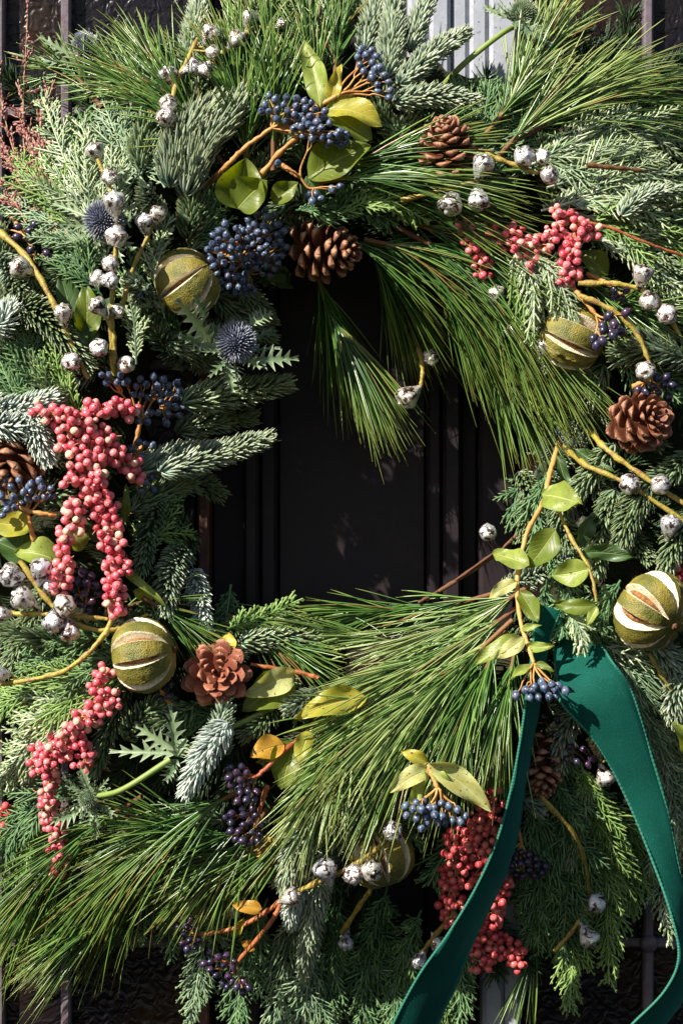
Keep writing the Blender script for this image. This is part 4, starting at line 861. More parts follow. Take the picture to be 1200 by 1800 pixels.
# ---- long-needled pine
PINE = [
 ([(330, 250), (270, 180), (215, 140)], 20, 130, 230, (14, 50), 'pine', {}),
 ([(400, 300), (330, 200), (270, 120)], 25, 150, 260, (12, 48), 'pine', {}),
 ([(430, 330), (430, 220), (400, 130)], 15, 160, 260, (10, 44), 'pine', {}),
 ([(480, 300), (480, 170), (470, 70)], 20, 150, 300, (10, 40), 'pine', {}),
 ([(440, 180), (430, 110), (450, 40)], 10, 140, 220, (10, 50), 'pine', {}),
 ([(560, 220), (550, 120), (540, 30)], 10, 150, 280, (10, 36), 'pine', {}),
 ([(590, 150), (590, 70), (610, 0)], 10, 130, 200, (10, 40), 'pine', {}),
 ([(180, 190), (140, 140), (110, 120)], 5, 100, 120, (16, 55), 'pine', {}),
 # upper right
 ([(850, 240), (920, 150), (960, 80)], 30, 150, 210, (10, 38), 'pine_pale_lit', {}),
 ([(870, 280), (960, 190), (1060, 140)], 30, 170, 260, (8, 32), 'pine_pale_lit', {}),
 ([(900, 250), (1020, 190), (1130, 160)], 25, 170, 240, (8, 34), 'pine_pale_lit', dict(droop=.25)),
 ([(880, 210), (920, 120), (970, 40)], 15, 150, 180, (8, 36), 'pine_pale_lit', {}),
 ([(980, 230), (1080, 200), (1180, 200)], 20, 160, 180, (10, 38), 'pine', dict(droop=.25)),
 ([(1060, 420), (1140, 400), (1230, 420)], -10, 150, 140, (10, 40), 'pine', {}),
 # sprays sweeping right over the top of the opening
 ([(560, 320), (650, 310), (740, 320)], 60, 190, 230, (6, 26), 'pine', dict(w=1.05)),
 ([(570, 300), (640, 285), (720, 260)], 45, 170, 170, (6, 34), 'pine', {}),
 ([(640, 340), (720, 350), (800, 380)], 50, 170, 170, (6, 26), 'pine', {}),
 # into the opening
 ([(552, 465), (575, 540), (612, 605)], 15, 175, 520, (4, 24), 'pine', dict(droop=.2)),
 ([(600, 420), (650, 440), (690, 500)], 30, 180, 360, (5, 30), 'pine', dict(droop=.25)),
 ([(640, 420), (740, 450), (820, 540)], 45, 185, 480, (5, 32), 'pine', dict(droop=.25)),
 ([(700, 400), (820, 470), (900, 560)], 45, 185, 500, (6, 30), 'pine', dict(droop=.28)),
 ([(740, 520), (830, 590), (890, 660)], 25, 180, 330, (6, 34), 'pine', dict(droop=.25)),
 ([(690, 380), (800, 420), (880, 470)], 35, 160, 220, (6, 30), 'pine', {}),
 ([(780, 440), (880, 530), (960, 620)], 40, 160, 260, (6, 28), 'pine', {}),
 ([(1000, 470), (1060, 520), (1130, 560)], 10, 110, 180, (10, 45), 'pine', {}),
 ([(1040, 560), (1100, 540), (1160, 560)], 5, 110, 150, (10, 50), 'pine', {}),
 # lower right, sweeping down and left
 ([(930, 1030), (850, 1080), (760, 1120)], 45, 180, 300, (6, 30), 'pine_pale_lit', dict(droop=.05)),
 ([(920, 1060), (820, 1130), (720, 1180)], 60, 190, 360, (6, 30), 'pine_pale_lit', dict(droop=.12)),
 ([(900, 1090), (800, 1180), (700, 1260)], 60, 190, 380, (6, 32), 'pine_pale_lit', dict(droop=.2)),
 ([(890, 1100), (790, 1220), (700, 1330)], 45, 180, 320, (6, 34), 'pine', dict(droop=.2)),
 ([(890, 1110), (840, 1200), (810, 1280)], 45, 150, 260, (6, 36), 'pine', dict(droop=.3)),
 ([(910, 1120), (895, 1190), (880, 1240)], 30, 140, 170, (6, 30), 'pine', dict(droop=.3)),
 ([(720, 1130), (640, 1120), (560, 1110)], 30, 150, 200, (8, 36), 'pine_pale_lit', {}),
 ([(700, 1230), (640, 1260), (600, 1330)], 45, 150, 240, (8, 40), 'pine', {}),
 ([(880, 1040), (760, 1070), (640, 1075)], -10, 140, 170, (8, 30), 'pine', {}),
 ([(640, 1280), (600, 1340), (560, 1400)], 50, 130, 190, (8, 40), 'pine_pale_lit', {}),
 # left / bottom-left
 ([(200, 1080), (250, 1060), (300, 1090)], 25, 100, 90, (10, 40), 'pine', {}),
 ([(250, 1050), (300, 1080), (340, 1110)], 50, 80, 80, (8, 40), 'pine', {}),
 ([(400, 1080), (450, 1110), (520, 1150)], 20, 120, 120, (10, 45), 'pine', {}),
 ([(440, 1380), (330, 1440), (230, 1500)], 25, 180, 320, (8, 34), 'pine', dict(droop=.2)),
 ([(330, 1430), (230, 1520), (140, 1580)], 30, 190, 320, (6, 30), 'pine', dict(droop=.25)),
 ([(250, 1400), (140, 1470), (60, 1560)], 25, 190, 300, (6, 32), 'pine', dict(droop=.15)),
 ([(300, 1520), (230, 1590), (180, 1620)], 20, 170, 200, (6, 26), 'pine', dict(droop=.25)),
 ([(470, 1420), (420, 1500), (370, 1530)], 15, 150, 230, (8, 40), 'pine', dict(droop=.1)),
 ([(430, 1460), (380, 1470), (300, 1450)], 25, 150, 160, (8, 38), 'pine', {}),
 ([(120, 1420), (60, 1440), (0, 1480)], 0, 130, 140, (10, 40), 'pine', {}),
 ([(560, 1420), (500, 1480), (450, 1500)], 10, 120, 140, (8, 44), 'pine', {}),
 ([(930, 1560), (940, 1640), (930, 1700)], -20, 120, 60, (8, 30), 'pine', {}),
]
for (p, o, L, n, spd, m, kw) in PINE: pine(p, o, L, n, spd, m, 'pale long-needled pine spray' if m == 'pine_pale_lit' else 'deep green long-needled pine spray', **kw)

# ---- smaller sprigs tucked in low between the big ones
for k in range(64):
    a = 2*math.pi*(k*0.61803 % 1); rr = [395, 500, 610, 700][k % 4]+rng.normal()*22
    x, y = 630+rr*math.cos(a), 815+rr*1.04*math.sin(a)
    if not (0 < x < 1200 and 40 < y < 1740) or (y < 290 and 660 < x < 960) or (x > 900 and y > 1560): continue
    da = a+(1.1 if k % 2 else -1.1)*rng.uniform(.4, 1); L = rng.uniform(60, 85)
    pts = [(x+L*q*math.cos(da), y+L*q*math.sin(da), -22+12*q+14*q*q) for q in (-1, 0, 1)]
    if k % 3 == 2: frond(pts, 40, 0, ['cyp', 'cyp_grey', 'cyp'][k % 3 if k % 2 else 0], 'low-tucked cypress frond')
    else: fir(pts, 0, 32, 'fir_blue' if k % 5 == 0 else 'fir', 'low-tucked fir sprig')

# ---- slit dried fruit
orange(330, 493, 38, 57, (.75, -.35, .50), 'olive slit dried citrus fruit at upper left, beside the round blue berry head', spin=.3)
orange(253, 1152, 68, 62, (.95, -.12, .20), 'sunlit slit citrus fruit at lower left between pink berries and open cone', spin=.15)
orange(1142, 1073, 62, 66, (.62, -.62, -.45), 'large slit citrus fruit at right edge, its stem end facing down right', spin=.2, wide=1.2)
orange(1000, 596, 25, 60, (-.8, -.1, .35), 'half shaded slit fruit at upper right, partly behind hanging pale cypress', spin=.5)
orange(665, 1508, 5, 58, (.3, -.2, -.9), 'deeply shaded slit fruit at bottom, behind the silvered pods', spin=.1)

# ---- cones
cone(785, 250, 68, 46, 84, (-.10, -.62, .75), 'cone', 'brown pine cone at upper right standing upright beside frosty fir', n=56)
cone(582, 442, 58, 50, 108, (.93, -.45, -.12), 'cone_dark', 'dark glossy pine cone lying sideways above the opening', n=62, open_=.92)
c3 = WH(383, 1183, 66); ax3 = nrm(np.array([.05, -1, .10])); t = thing('pine_cone', 'red-brown pine cone opened flat like a flower, facing out', 'pine cone', c3, 'pine cones wired into the wreath')
q3 = Vector(ax3).to_track_quat('Z', 'Y'); g = G(); g.sweep(c3+ax3*np.array([-24, -8, 6, 14, 19])[:, None], [10, 12, 7, 4.5, 1], sides=10); part(g, 'core', M['core'], t)
PET = [scale_mesh(k+20, 'cone_red', 1.0, .5) for k in range(3)]
for ly, (cnt, ln, tl, zz, wd_) in enumerate([(9, 58, -16, -20, 46), (9, 53, 0, -12, 42), (8, 46, 14, -5, 38), (7, 38, 28, 1, 32), (5, 27, 44, 6, 25), (4, 17, 62, 9, 14)]):
    for k in range(cnt):
        ang = 2*math.pi*(k+.5*(ly % 2)+rng.normal()*.07)/cnt+ly*.35; f = rng.uniform(.9, 1.08)
        rot = q3 @ Quaternion((0, 0, 1), ang) @ Quaternion((0, 1, 0), -R(tl+rng.normal()*5)) @ Quaternion((1, 0, 0), .14*rng.normal())
        inst(PET[int(rng.integers(3))], 'scale', t, Vector(c3)+q3 @ Vector((math.cos(ang)*4, math.sin(ang)*4, zz)), scale=(ln*f, wd_*rng.uniform(.92, 1.08), ln*.8), rot=rot)
cone(1132, 738, 58, 51, 84, (.42, -.86, .15), 'cone', 'wide brown pine cone at the right edge below small dark berries', n=52, open_=.88)
cone(950, 1352, -10, 42, 108, (.05, -.30, -.95), 'cone_dark', 'shaded narrow pine cone hanging behind the two ribbon tails', n=72)
cone(22, 812, 20, 58, 110, (-.2, -.5, -.8), 'cone_dark', 'dark pine cone cut off by left edge under silvery fir', n=64)

# ---- pink pepper berries
pepper('large sunlit cluster of pink berries hanging down the left side', [
 ([(62, 718), (100, 730), (150, 735)], 20), ([(150, 722), (195, 718), (238, 722)], 14), ([(95, 730), (122, 760), (128, 790)], 24), ([(150, 735), (155, 790), (120, 850)], 28),
 ([(160, 780), (165, 850), (185, 910)], 30), ([(185, 755), (205, 800), (245, 835)], 22), ([(185, 900), (200, 980), (205, 1070)], 25), ([(140, 880), (120, 950), (105, 1035)], 20)], 78, 'pink', 8.2)
pepper('curved pink berry cluster at lower left under the slit fruit', [
 ([(175, 1175), (180, 1210), (165, 1240)], 24), ([(200, 1215), (170, 1250), (140, 1270)], 26), ([(150, 1250), (120, 1300), (60, 1345)], 32), ([(130, 1300), (150, 1330), (150, 1350)], 22), ([(90, 1350), (85, 1400), (90, 1440)], 13), ([(90, 1440), (105, 1490), (102, 1530)], 20)], 62, 'pink', 7.6)
pepper('coral berry cluster at upper right, half behind pine needles', [
 ([(815, 390), (835, 430), (850, 495)], 22), ([(850, 400), (900, 425), (960, 430)], 24), ([(900, 400), (930, 440), (925, 470)], 18), ([(975, 370), (1015, 395), (1045, 415)], 22), ([(1010, 410), (1000, 450), (1000, 500)], 20), ([(960, 420), (985, 400), (1000, 390)], 20)], 62, 'pink', 7.6)
pepper('long shaded pink berry cluster at bottom behind the narrow ribbon', [
 ([(870, 1400), (840, 1450), (800, 1500)], 30), ([(800, 1470), (800, 1530), (790, 1620)], 28), ([(860, 1440), (850, 1500), (830, 1560)], 32), ([(880, 1520), (870, 1580), (840, 1640)], 30), ([(830, 1600), (870, 1660), (915, 1690)], 26), ([(830, 1640), (850, 1680), (850, 1700)], 26)], 25, 'red', 7.6, fill=.72)
pepper('small shaded pink berry cluster at the left edge', [([(-10, 1425), (20, 1450), (40, 1490)], 22), ([(5, 1470), (30, 1480), (50, 1475)], 16)], -20, 'red', 7)
pepper('shaded pink berries at the right edge behind the large slit fruit', [([(1190, 985), (1205, 1030), (1200, 1080)], 24)], 20, 'red', 7)

# ---- viburnum
viburnum('wide umbrella of blue berries on orange stalks at the top', [(360, 330, -40), (400, 290), (430, 260), (455, 240)], (478, 225), [(515, 195, 62, 26, 26, 12), (560, 228, 55, 24, 20, 20), (590, 245, 20, 12, 4, 0)], 78, nsub=9, leaves=[
 (425, 368, 432, 278, 96, 'leaf_green', -25, -5), (418, 366, 470, 318, 74, 'leaf_green', -12, 8)], aim=(-.1, -.6, .5))
tube(thing('berry_stalk_twig', 'bare orange stalk crossing below the top blue berry spray', 'stem', WH(470, 310, 60), None), [WH(450, 320, 52), WH(490, 270, 62), WH(530, 235, 74)], 4.2, 3.4, 'orange_stem', nodes=3)
viburnum('blue berries on fanned orange stalks beside yellow leaves at top', [(545, 195), (575, 178)], (592, 168), [(648, 108, 26, 20, 11, 40), (672, 150, 34, 15, 13, 60)], 70, nsub=6, leaves=[
 (562, 188, 533, 70, 44, 'leaf_lime', 0, 10), (580, 186, 602, 110, 26, 'leaf_yellow', 0, 12), (572, 186, 672, 214, 56, 'leaf_yellow', 0, 6), (578, 192, 655, 245, 60, 'leaf_green', -14, -10)], dome=12)
viburnum('dense round head of small blue-black berries above left of opening', [(330, 420, -40), (370, 440, -20), (400, 450)], (425, 455), [(405, 450, 42, 60, 40, 10), (465, 425, 38, 60, 40, -8), (415, 500, 36, 16, 10, 10)], 52, size=6.0, layers=2, nsub=10, dome=30, leaves=[(470, 490, 520, 506, 26, 'leaf_dark', -30, -30)])
viburnum('few blue berries on open yellow stalks above the dark cone', [(495, 290), (520, 300)], (528, 312), [(552, 350, 16, 10, 4, 0), (592, 330, 12, 10, 3, 0), (490, 285, 4, 4, 1, 0), (548, 240, 8, 10, 2, 0)], 82, nsub=4, leaves=[
 (540, 312, 652, 256, 76, 'leaf_green', -18, -10), (478, 355, 524, 320, 42, 'leaf_green', -12, -8), (540, 310, 572, 362, 40, 'leaf_dark', -25, -22)])
viburnum('scattered blue berries on branching tan stalks beside pink berries', [(235, 800), (240, 770)], (248, 735), [(195, 665, 28, 14, 6, 20), (270, 680, 48, 24, 16, 5), (300, 720, 26, 26, 9, 0), (250, 735, 20, 12, 4, 0)], 48, nsub=7)
viburnum('trailing blue berries below the scattered tan-stalked ones', [(250, 780), (240, 800)], (235, 820), [(240, 800, 18, 12, 3, 0), (255, 850, 18, 22, 6, 0), (255, 780, 14, 10, 3, 0)], 40, nsub=3)
viburnum('cluster of blue berries cut by the left edge over orange stalks', [(60, 950), (40, 920)], (50, 905), [(20, 865, 34, 24, 18, 0), (70, 865, 28, 20, 10, 0), (10, 895, 20, 12, 5, 0)], 50, nsub=7, leaves=[
 (60, 925, -20, 915, 56, 'leaf_yellow', -20, -10), (60, 985, -10, 950, 60, 'leaf_dark', -30, -20), (105, 985, 22, 968, 56, 'leaf_lime', 0, -6), (150, 965, 118, 935, 40, 'leaf_lime', -20, -10)])
viburnum('drooping blue berries on coral stalks beside upper right slit fruit', [(985, 475), (1010, 510), (1030, 540)], (1046, 552), [(1075, 570, 20, 14, 6, 30), (1060, 590, 22, 12, 6, -30), (1100, 553, 4, 4, 1, 0), (1042, 603, 8, 6, 2, 0)], 72, 'dark', size=8, nsub=5, smat='orange_stem')
viburnum('small dark berries just above the right edge cone', [(1110, 680), (1125, 672)], (1138, 668), [(1150, 680, 34, 24, 14, 10)], 45, 'dark', size=7.4, nsub=4)
viburnum('berry fan hanging over the ribbon from a long tan branch', [(985, 770, -90), (966, 830, -40), (955, 880), (925, 940), (910, 1010), (912, 1080), (930, 1140)], (937, 1165), [(948, 1218, 46, 10, 11, -4), (950, 1205, 40, 8, 6, -6)], 118, nsub=6, size=6.6, dome=10, aim=(0, -.4, -1), r0=3.1, leaves=[
 (950, 868, 1018, 884, 62, 'leaf_lime', 4, 12), (975, 930, 925, 998, 56, 'leaf_green', -22, -20), (927, 990, 864, 970, 44, 'leaf_lime', 6, 14), (908, 1022, 857, 1052, 26, 'leaf_pale', 6, 12), (914, 1042, 944, 1096, 38, 'leaf_green', 0, 4),
 (912, 1104, 948, 1098, 14, 'leaf_lime', 0, 8), (915, 1120, 832, 1166, 34, 'leaf_lime', 2, 6), (922, 1122, 868, 1158, 30, 'leaf_pale', 10, 14), (926, 1135, 972, 1134, 20, 'leaf_lime', 2, 10), (935, 1166, 893, 1192, 18, 'leaf_lime', 2, 8), (938, 1166, 972, 1180, 13, 'leaf_green', 2, 4)])
t = thing('leafy_twig', 'thin twig of pale green leaves left of the large slit fruit', 'twig', WH(1000, 930, 90)); tube(t, [WH(965, 860, 80), WH(1000, 940, 85), WH(1035, 1000, 90), WH(1048, 1058, 88)], 3.4, 2.2, 'olive_stem', nodes=4)
vleaf(t, 90, 1036, 1000, 970, 1012, 52, 'leaf_lime', 0, 8); vleaf(t, 85, 1047, 1066, 970, 1060, 30, 'leaf_green', 0, 8); vleaf(t, 85, 1048, 1066, 1030, 1100, 18, 'leaf_lime', 0, 2); vleaf(t, 55, 1020, 972, 1118, 980, 34, 'leaf_dark', 0, -10); vleaf(t, 60, 1015, 960, 1040, 905, 34, 'leaf_dark', 0, -10)
viburnum('blue berries hanging under pale yellow leaves at bottom centre', [(752, 1345), (760, 1365)], (768, 1385), [(735, 1425, 26, 20, 9, 0), (785, 1430, 42, 18, 13, 8), (745, 1450, 14, 8, 3, 0)], 128, nsub=7, aim=(0, -.5, -.8), leaves=[
 (752, 1340, 862, 1426, 46, 'leaf_pale', 4, 0), (758, 1350, 685, 1392, 36, 'leaf_pale', 0, 10), (745, 1355, 722, 1445, 22, 'leaf_lime', 0, 4), (752, 1340, 705, 1320, 26, 'leaf_yellow', -6, 0), (760, 1350, 792, 1380, 22, 'leaf_lime', 2, 6)])
viburnum('shaded berries by a green leaf, inside the narrow ribbon tail', [(860, 1330)], (862, 1350), [(848, 1362, 12, 14, 4, 0)], 30, 'dark', nsub=2, leaves=[(855, 1385, 880, 1335, 50, 'leaf_green', -4, -4)])
viburnum('ring of blue berries on curved brown stalks between ribbon tails', [(905, 1440), (912, 1460)], (915, 1480), [(920, 1520, 38, 22, 17, 8)], 20, 'dark', size=6.6, nsub=7, aim=(0, -.5, -.8))
viburnum('purple-black berries on a red stalk near yellow-brown leaves', [(545, 1285), (500, 1320), (465, 1350)], (452, 1365), [(420, 1365, 26, 22, 12, 0), (432, 1400, 24, 24, 10, 0)], 42, 'dark', smat='red_stem', nsub=6, leaves=[
 (500, 1308, 440, 1330, 48, 'leaf_amber', -8, 2), (520, 1300, 495, 1388, 70, 'leaf_green', -16, -10), (545, 1285, 525, 1345, 34, 'leaf_yellow', 0, 4), (430, 1485, 495, 1480, 40, 'leaf_amber', -30, -24)])
viburnum('second bunch of purple-black berries below the red-stalked one', [(470, 1380), (465, 1420)], (455, 1430), [(430, 1440, 34, 14, 9, 10), (435, 1468, 30, 16, 9, 10)], 35, 'dark', smat='red_stem', nsub=5)
viburnum('lowest purple-black berries on long red curved stalk with amber leaves', [(498, 1570), (480, 1615), (450, 1655)], (415, 1695), [(385, 1700, 34, 26, 12, 30), (420, 1735, 26, 12, 6, 15)], 85, 'dark', smat='red_stem', nsub=6, leaves=[
 (460, 1598, 408, 1590, 28, 'leaf_amber', 4, 6), (425, 1620, 412, 1650, 20, 'leaf_yellow', 0, 0), (448, 1668, 424, 1655, 22, 'leaf_amber', 4, 8)])
viburnum('small upper bunch of purple-black berries beside the lowest stalk', [(500, 1580), (430, 1625), (375, 1655)], (350, 1645), [(330, 1640, 18, 34, 11, -20)], 90, 'dark', smat='red_stem', nsub=3)
viburnum('dark berries tucked below the large pink cluster', [(150, 1085)], (150, 1065), [(148, 1040, 26, 34, 16, 0)], 32, 'dark', size=8, nsub=4)
viburnum('shaded purple berries on brown twigs right of the narrow ribbon', [(1030, 1260), (1000, 1290)], (990, 1300), [(960, 1275, 26, 20, 4, 0), (1010, 1330, 50, 26, 8, 0)], -8, 'dark', size=6.2, nsub=6, smat='twig')
viburnum('dark purple berries in shade at upper left', [(0, 350), (40, 410)], (55, 430), [(30, 400, 34, 24, 5, 0), (60, 450, 34, 34, 8, 0)], 0, 'dark', size=7, nsub=5)
viburnum('three small berries between the lower left fruit and open cone', [(300, 1240), (290, 1222)], (284, 1215), [(285, 1212, 20, 16, 5, 0)], 25, 'dark', size=6.5, nsub=2)
viburnum('two small berry sprigs under the curved olive branch at right', [(1030, 480), (1070, 500)], (1080, 505), [(1085, 512, 22, 12, 4, 20)], 45, 'dark', size=6.4, nsub=2)

# loose leaves, each on its own twig
def leafy(label, ls, o=45, stem=None, sm='red_stem'):
    a = ls[0]; t = thing('leaf_sprig', label, 'leaf sprig', WH(a[0], a[1], o))
    for l in ls: vleaf(t, o, *l)
    if stem: tube(t, [WH(p[0], p[1], o) for p in stem], 3.6, 2.6, sm, nodes=3)
leafy('pale leaf underside over a green leaf, right of the flower-shaped cone', [(520, 1182, 430, 1224, 50, 'leaf_pale', 14, 4), (515, 1192, 428, 1245, 74, 'leaf_green', -8, -14)], 50, [(560, 1192), (525, 1182), (440, 1168)])
leafy('yellow lobed leaf peeking above the flower-shaped cone', [(400, 1150, 400, 1112, 36, 'yellow_leaf', 6, 10), (385, 1150, 380, 1122, 24, 'yellow_leaf', 4, 4)], 50)
leafy('yellow-green leaf under pine needles at lower centre', [(645, 1225, 520, 1262, 52, 'leaf_yellow', 0, 4)], 78)
leafy('dark leaves in shade below the silvered pods at upper left', [(150, 600, 150, 495, 50, 'leaf_green', 0, -4), (130, 590, 105, 480, 54, 'leaf_dark', -10, -18), (165, 640, 140, 560, 56, 'leaf_dark', 0, -8), (170, 560, 200, 520, 40, 'leaf_dark', -10, -10)], 30)
leafy('narrow curved green leaf below the large pink cluster', [(214, 1000, 292, 1066, 16, 'leaf_lime', 20, 30)], 50)
leafy('crumpled yellow leaf left of the frosted hanging fir', [(235, 1040, 275, 1050, 24, 'leaf_yellow', 10, 10)], 40)
leafy('bright green leaf tip at the right edge', [(1230, 1330, 1184, 1272, 46, 'leaf_lime', 10, 14)], 50)
leafy('green leaf behind the upper right pink berries', [(1070, 480, 1010, 440, 44, 'leaf_green', 0, 0)], 30)
leafy('narrow grey-green leaf beside the large pink cluster', [(218, 920, 222, 850, 16, 'leaf_green', 10, 16), (190, 960, 95, 870, 20, 'leaf_dark', -8, -14)], 50)
leafy('yellow leaves hidden by the lower pine spray', [(600, 1440, 620, 1370, 30, 'leaf_yellow', 0, 0), (690, 1440, 660, 1370, 24, 'leaf_lime', 0, 0)], 40)
leafy('two dark leaves right of the fruit below olive branches', [(1010, 790, 1080, 830, 26, 'leaf_dark', 0, 0), (980, 800, 1000, 870, 26, 'leaf_dark', 0, -5)], 30)

# ---- silvered pods
pods('tall olive branch of silvered pods before the upper left thistle', [[(200, 660, -6), (196, 560), (203, 460), (205, 385, 10)], [(175, 540), (198, 580), (202, 640)]], [
 (168, 266, 17, 112), (193, 311, 15), (201, 356, 20, 93, 25), (206, 415, 19, None, 22), (194, 464, 16, None, 10), (172, 490, 16, None, 18), (195, 493, 15, None, 26), (173, 538, 17, 130, 20), (206, 548, 14, None, 0), (175, 612, 17, None), (223, 642, 16, None)], 80, r=3.6)
tube(thing('bent_twig', 'short olive stalk under the topmost pod at upper left', 'stem', WH(180, 290, 90)), [WH(172, 280, 92), WH(185, 310, 84), WH(200, 345, 80)], 3.6, 3.4, 'olive_stem')
pods('two silvered pods on a brown slanting twig left of the fruit', [[(214, 545), (235, 470), (268, 400)]], [(278, 376, 15, 62, 10), (255, 391, 16, 95, 4)], 78, r=3.2)
pods('long straight olive branch with three pods at left edge', [[(-15, 395), (45, 450), (85, 515), (115, 580), (155, 665)]], [(37, 471, 19, 160), (112, 550, 18, 95, 18), (127, 636, 17, None, 0)], 55, r=4.4)
pods('branch of pale pods reaching through the top pine needles', [[(298, 200), (310, 150), (330, 105), (347, 68)]], [(371, 60, 18, 60), (375, 92, 13), (340, 118, 17, 20), (362, 122, 14, -10), (296, 132, 17, 110), (296, 184, 17), (291, 206, 18, None, 20)], 75)
pods('short twig with three pods among the top pine needles', [[(372, 108), (400, 86), (450, 45)]], [(417, 71, 18, 40), (440, 32, 15, 60), (495, 42, 10, 30)], 55)
pods('horizontal olive twig of six silvered pods below the upper right cone', [[(705, 352, -6), (770, 335), (845, 316, 6)], [(850, 268), (890, 285), (945, 305)]], [(848, 290, 20, 70, 10), (920, 275, 20, None), (952, 276, 15), (964, 308, 16), (792, 358, 21, -115, 10), (841, 352, 20, -80, 12)], 80)
pods('arching olive branches with pods at the right edge', [[(1015, 498), (1090, 500), (1150, 522), (1195, 590)], [(1020, 520), (1080, 548), (1120, 590), (1140, 636)]], [(1128, 482, 18, 80), (1139, 530, 18, None, 6), (1172, 553, 18, None, 8), (1133, 652, 17, None, 10)], 78, r=3.9)
pods('drooping stalk with one silvered pod hanging into the opening', [[(735, 610, -10), (742, 650), (739, 682)]], [(716, 698, 21, -140, 8), (757, 628, 17, None, -6)], 28, r=3.6)
pods('three separate pods half hidden by the upper right fronds', [[(860, 500), (890, 560), (950, 600)]], [(873, 517, 16, 100, 18), (898, 581, 14, None, 22), (957, 609, 17, None, 26)], 55, r=3)
pods('two parallel olive branches with three pods at mid right', [[(1030, 750, -60), (1060, 785), (1120, 830), (1215, 895)], [(990, 785, -60), (1030, 818), (1100, 850), (1215, 925)]], [(1105, 852, 18, None), (1159, 853, 18, None), (1177, 923, 19, 80), (1027, 921, 15, None, -10)], 48, r=4.2)
pods('dark twig with one pod at the opening\'s right rim', [[(770, 1040, -20), (850, 990, -20), (920, 930, -10)]], [(856, 937, 17, None, 0)], 15, m='twig', r=3)
pods('looping olive branches loaded with silvered pods at left edge', [[(35, 985), (80, 1050), (125, 1092), (190, 1108), (260, 1080)], [(205, 1060), (180, 1120), (110, 1180), (-10, 1206)], [(-10, 1078), (80, 1080), (190, 1088)]], [
 (21, 1011, 22, 160), (73, 1001, 21, 80), (41, 1052, 21, 150), (4, 1080, 15, 180), (92, 1030, 18, None, 0), (113, 1065, 20, None, 24), (95, 1093, 19, -100, 20), (122, 1110, 18, -80, 10), (0, 1186, 14, 180)], 62, r=3.9)
pods('olive twig with four silvered pods at bottom centre', [[(497, 1580), (560, 1550), (620, 1522), (680, 1478)]], [(571, 1530, 22, 110, 16), (621, 1538, 18, None, 16), (652, 1530, 19, None, 14), (689, 1460, 18, None, 6), (513, 1577, 17, 25, 14)], 72, r=4.2)
pods('shaded pods on thin twigs at bottom', [[(600, 1640), (640, 1580), (662, 1550)], [(800, 1600), (760, 1650), (735, 1680)]], [(608, 1657, 15, -100), (736, 1690, 16, -120), (770, 1658, 15, -60)], 25, r=3.6)
pods('curving twig with two pods hanging at lower right', [[(950, 1400), (1010, 1470), (1030, 1530), (1034, 1575)], [(975, 1672), (1010, 1630), (1030, 1595)]], [(1047, 1588, 19, None), (1034, 1648, 20, -60)], 55, r=3.4)
pods('two shaded pods beside the broad ribbon tail', [[(1050, 1290), (1075, 1340), (1100, 1385)]], [(1063, 1367, 17, -70), (1110, 1400, 17, -90)], 10, r=3.6)
pods('shaded pods under the bottom left pine needles', [[(320, 1560), (370, 1540), (420, 1520)]], [(318, 1548, 14), (412, 1572, 14), (412, 1600, 14)], 5, r=3)

# ---- thistles
thistle('blue spiky thistle head behind silvered pods at upper left', 183, 388, 55, 33, (-.15, -.9, .3), [(165, 330, 225, 290, 14, 0, 10), (150, 380, 80, 350, 14, 0, 0), (200, 350, 235, 300, 12, 0, 15)], nb=10)
thistle('open blue thistle with spiny leaves at the opening\'s left rim', 415, 603, 140, 34, (.12, -.85, .45), [(370, 600, 316, 530, 30, -4, 16), (360, 560, 345, 520, 24, -6, 6), (440, 635, 525, 628, 28, 0, 0), (440, 570, 478, 548, 22, -10, -10), (400, 640, 410, 690, 24, 0, 6), (380, 610, 320, 590, 24, -6, 0)], nb=12, bl=2.1)
thistle('small pale blue thistle at the top left corner', 150, 80, 20, 22, (-.1, -.5, .85), [(140, 110, 70, 60, 16, 0, 6), (165, 100, 120, 60, 14, 0, 0), (150, 115, 60, 100, 16, 0, 0)], nb=9, nsp=300)
thistle('shaded dark thistle at the opening\'s right rim', 975, 782, -35, 30, (-.2, -.9, .1), [], nb=9)
thistle('green thistle with long spiny leaves at the top edge', 918, 25, 70, 24, (.35, -.35, .85), [(900, 40, 970, 75, 26, 0, 10), (890, 30, 850, 10, 22, 0, 6), (900, 40, 985, 55, 22, 0, 0)], stem=[(880, 60, -15), (815, 112, -60), (770, 160, -120)], nb=14, bl=2.2, green=True)
thistle('green spiky thistle head on a thick stem at lower left', 155, 1405, 105, 16, (-.1, -.9, -.1), [(150, 1420, 78, 1452, 22, 0, 4), (160, 1395, 140, 1345, 14, 0, 0), (170, 1420, 165, 1480, 16, 0, 0)], stem=[(215, 1388, -6), (300, 1335, -30)], nb=16, bl=3.2, green=True, nsp=260)
t = thing('spiny_leaf_sprig', 'broad spiny holly-like leaves below the lower left slit fruit', 'leaf sprig', WH(290, 1310, 55))
for (bx, by, tx, ty, w, bo, to) in [(310, 1330, 300, 1238, 24, 0, 20), (310, 1325, 190, 1318, 22, 0, 8), (310, 1320, 235, 1275, 28, -8, -4), (312, 1330, 328, 1300, 20, 0, 8), (312, 1335, 290, 1375, 26, -4, -6)]: bract(t, WH(bx, by, 55+bo), WH(tx, ty, 55+to), w, teeth=6, name='leaf')
tube(t, [WH(312, 1328, 50), WH(360, 1300, 30), WH(480, 1245, 10)], 4, 5, 'green_stem')

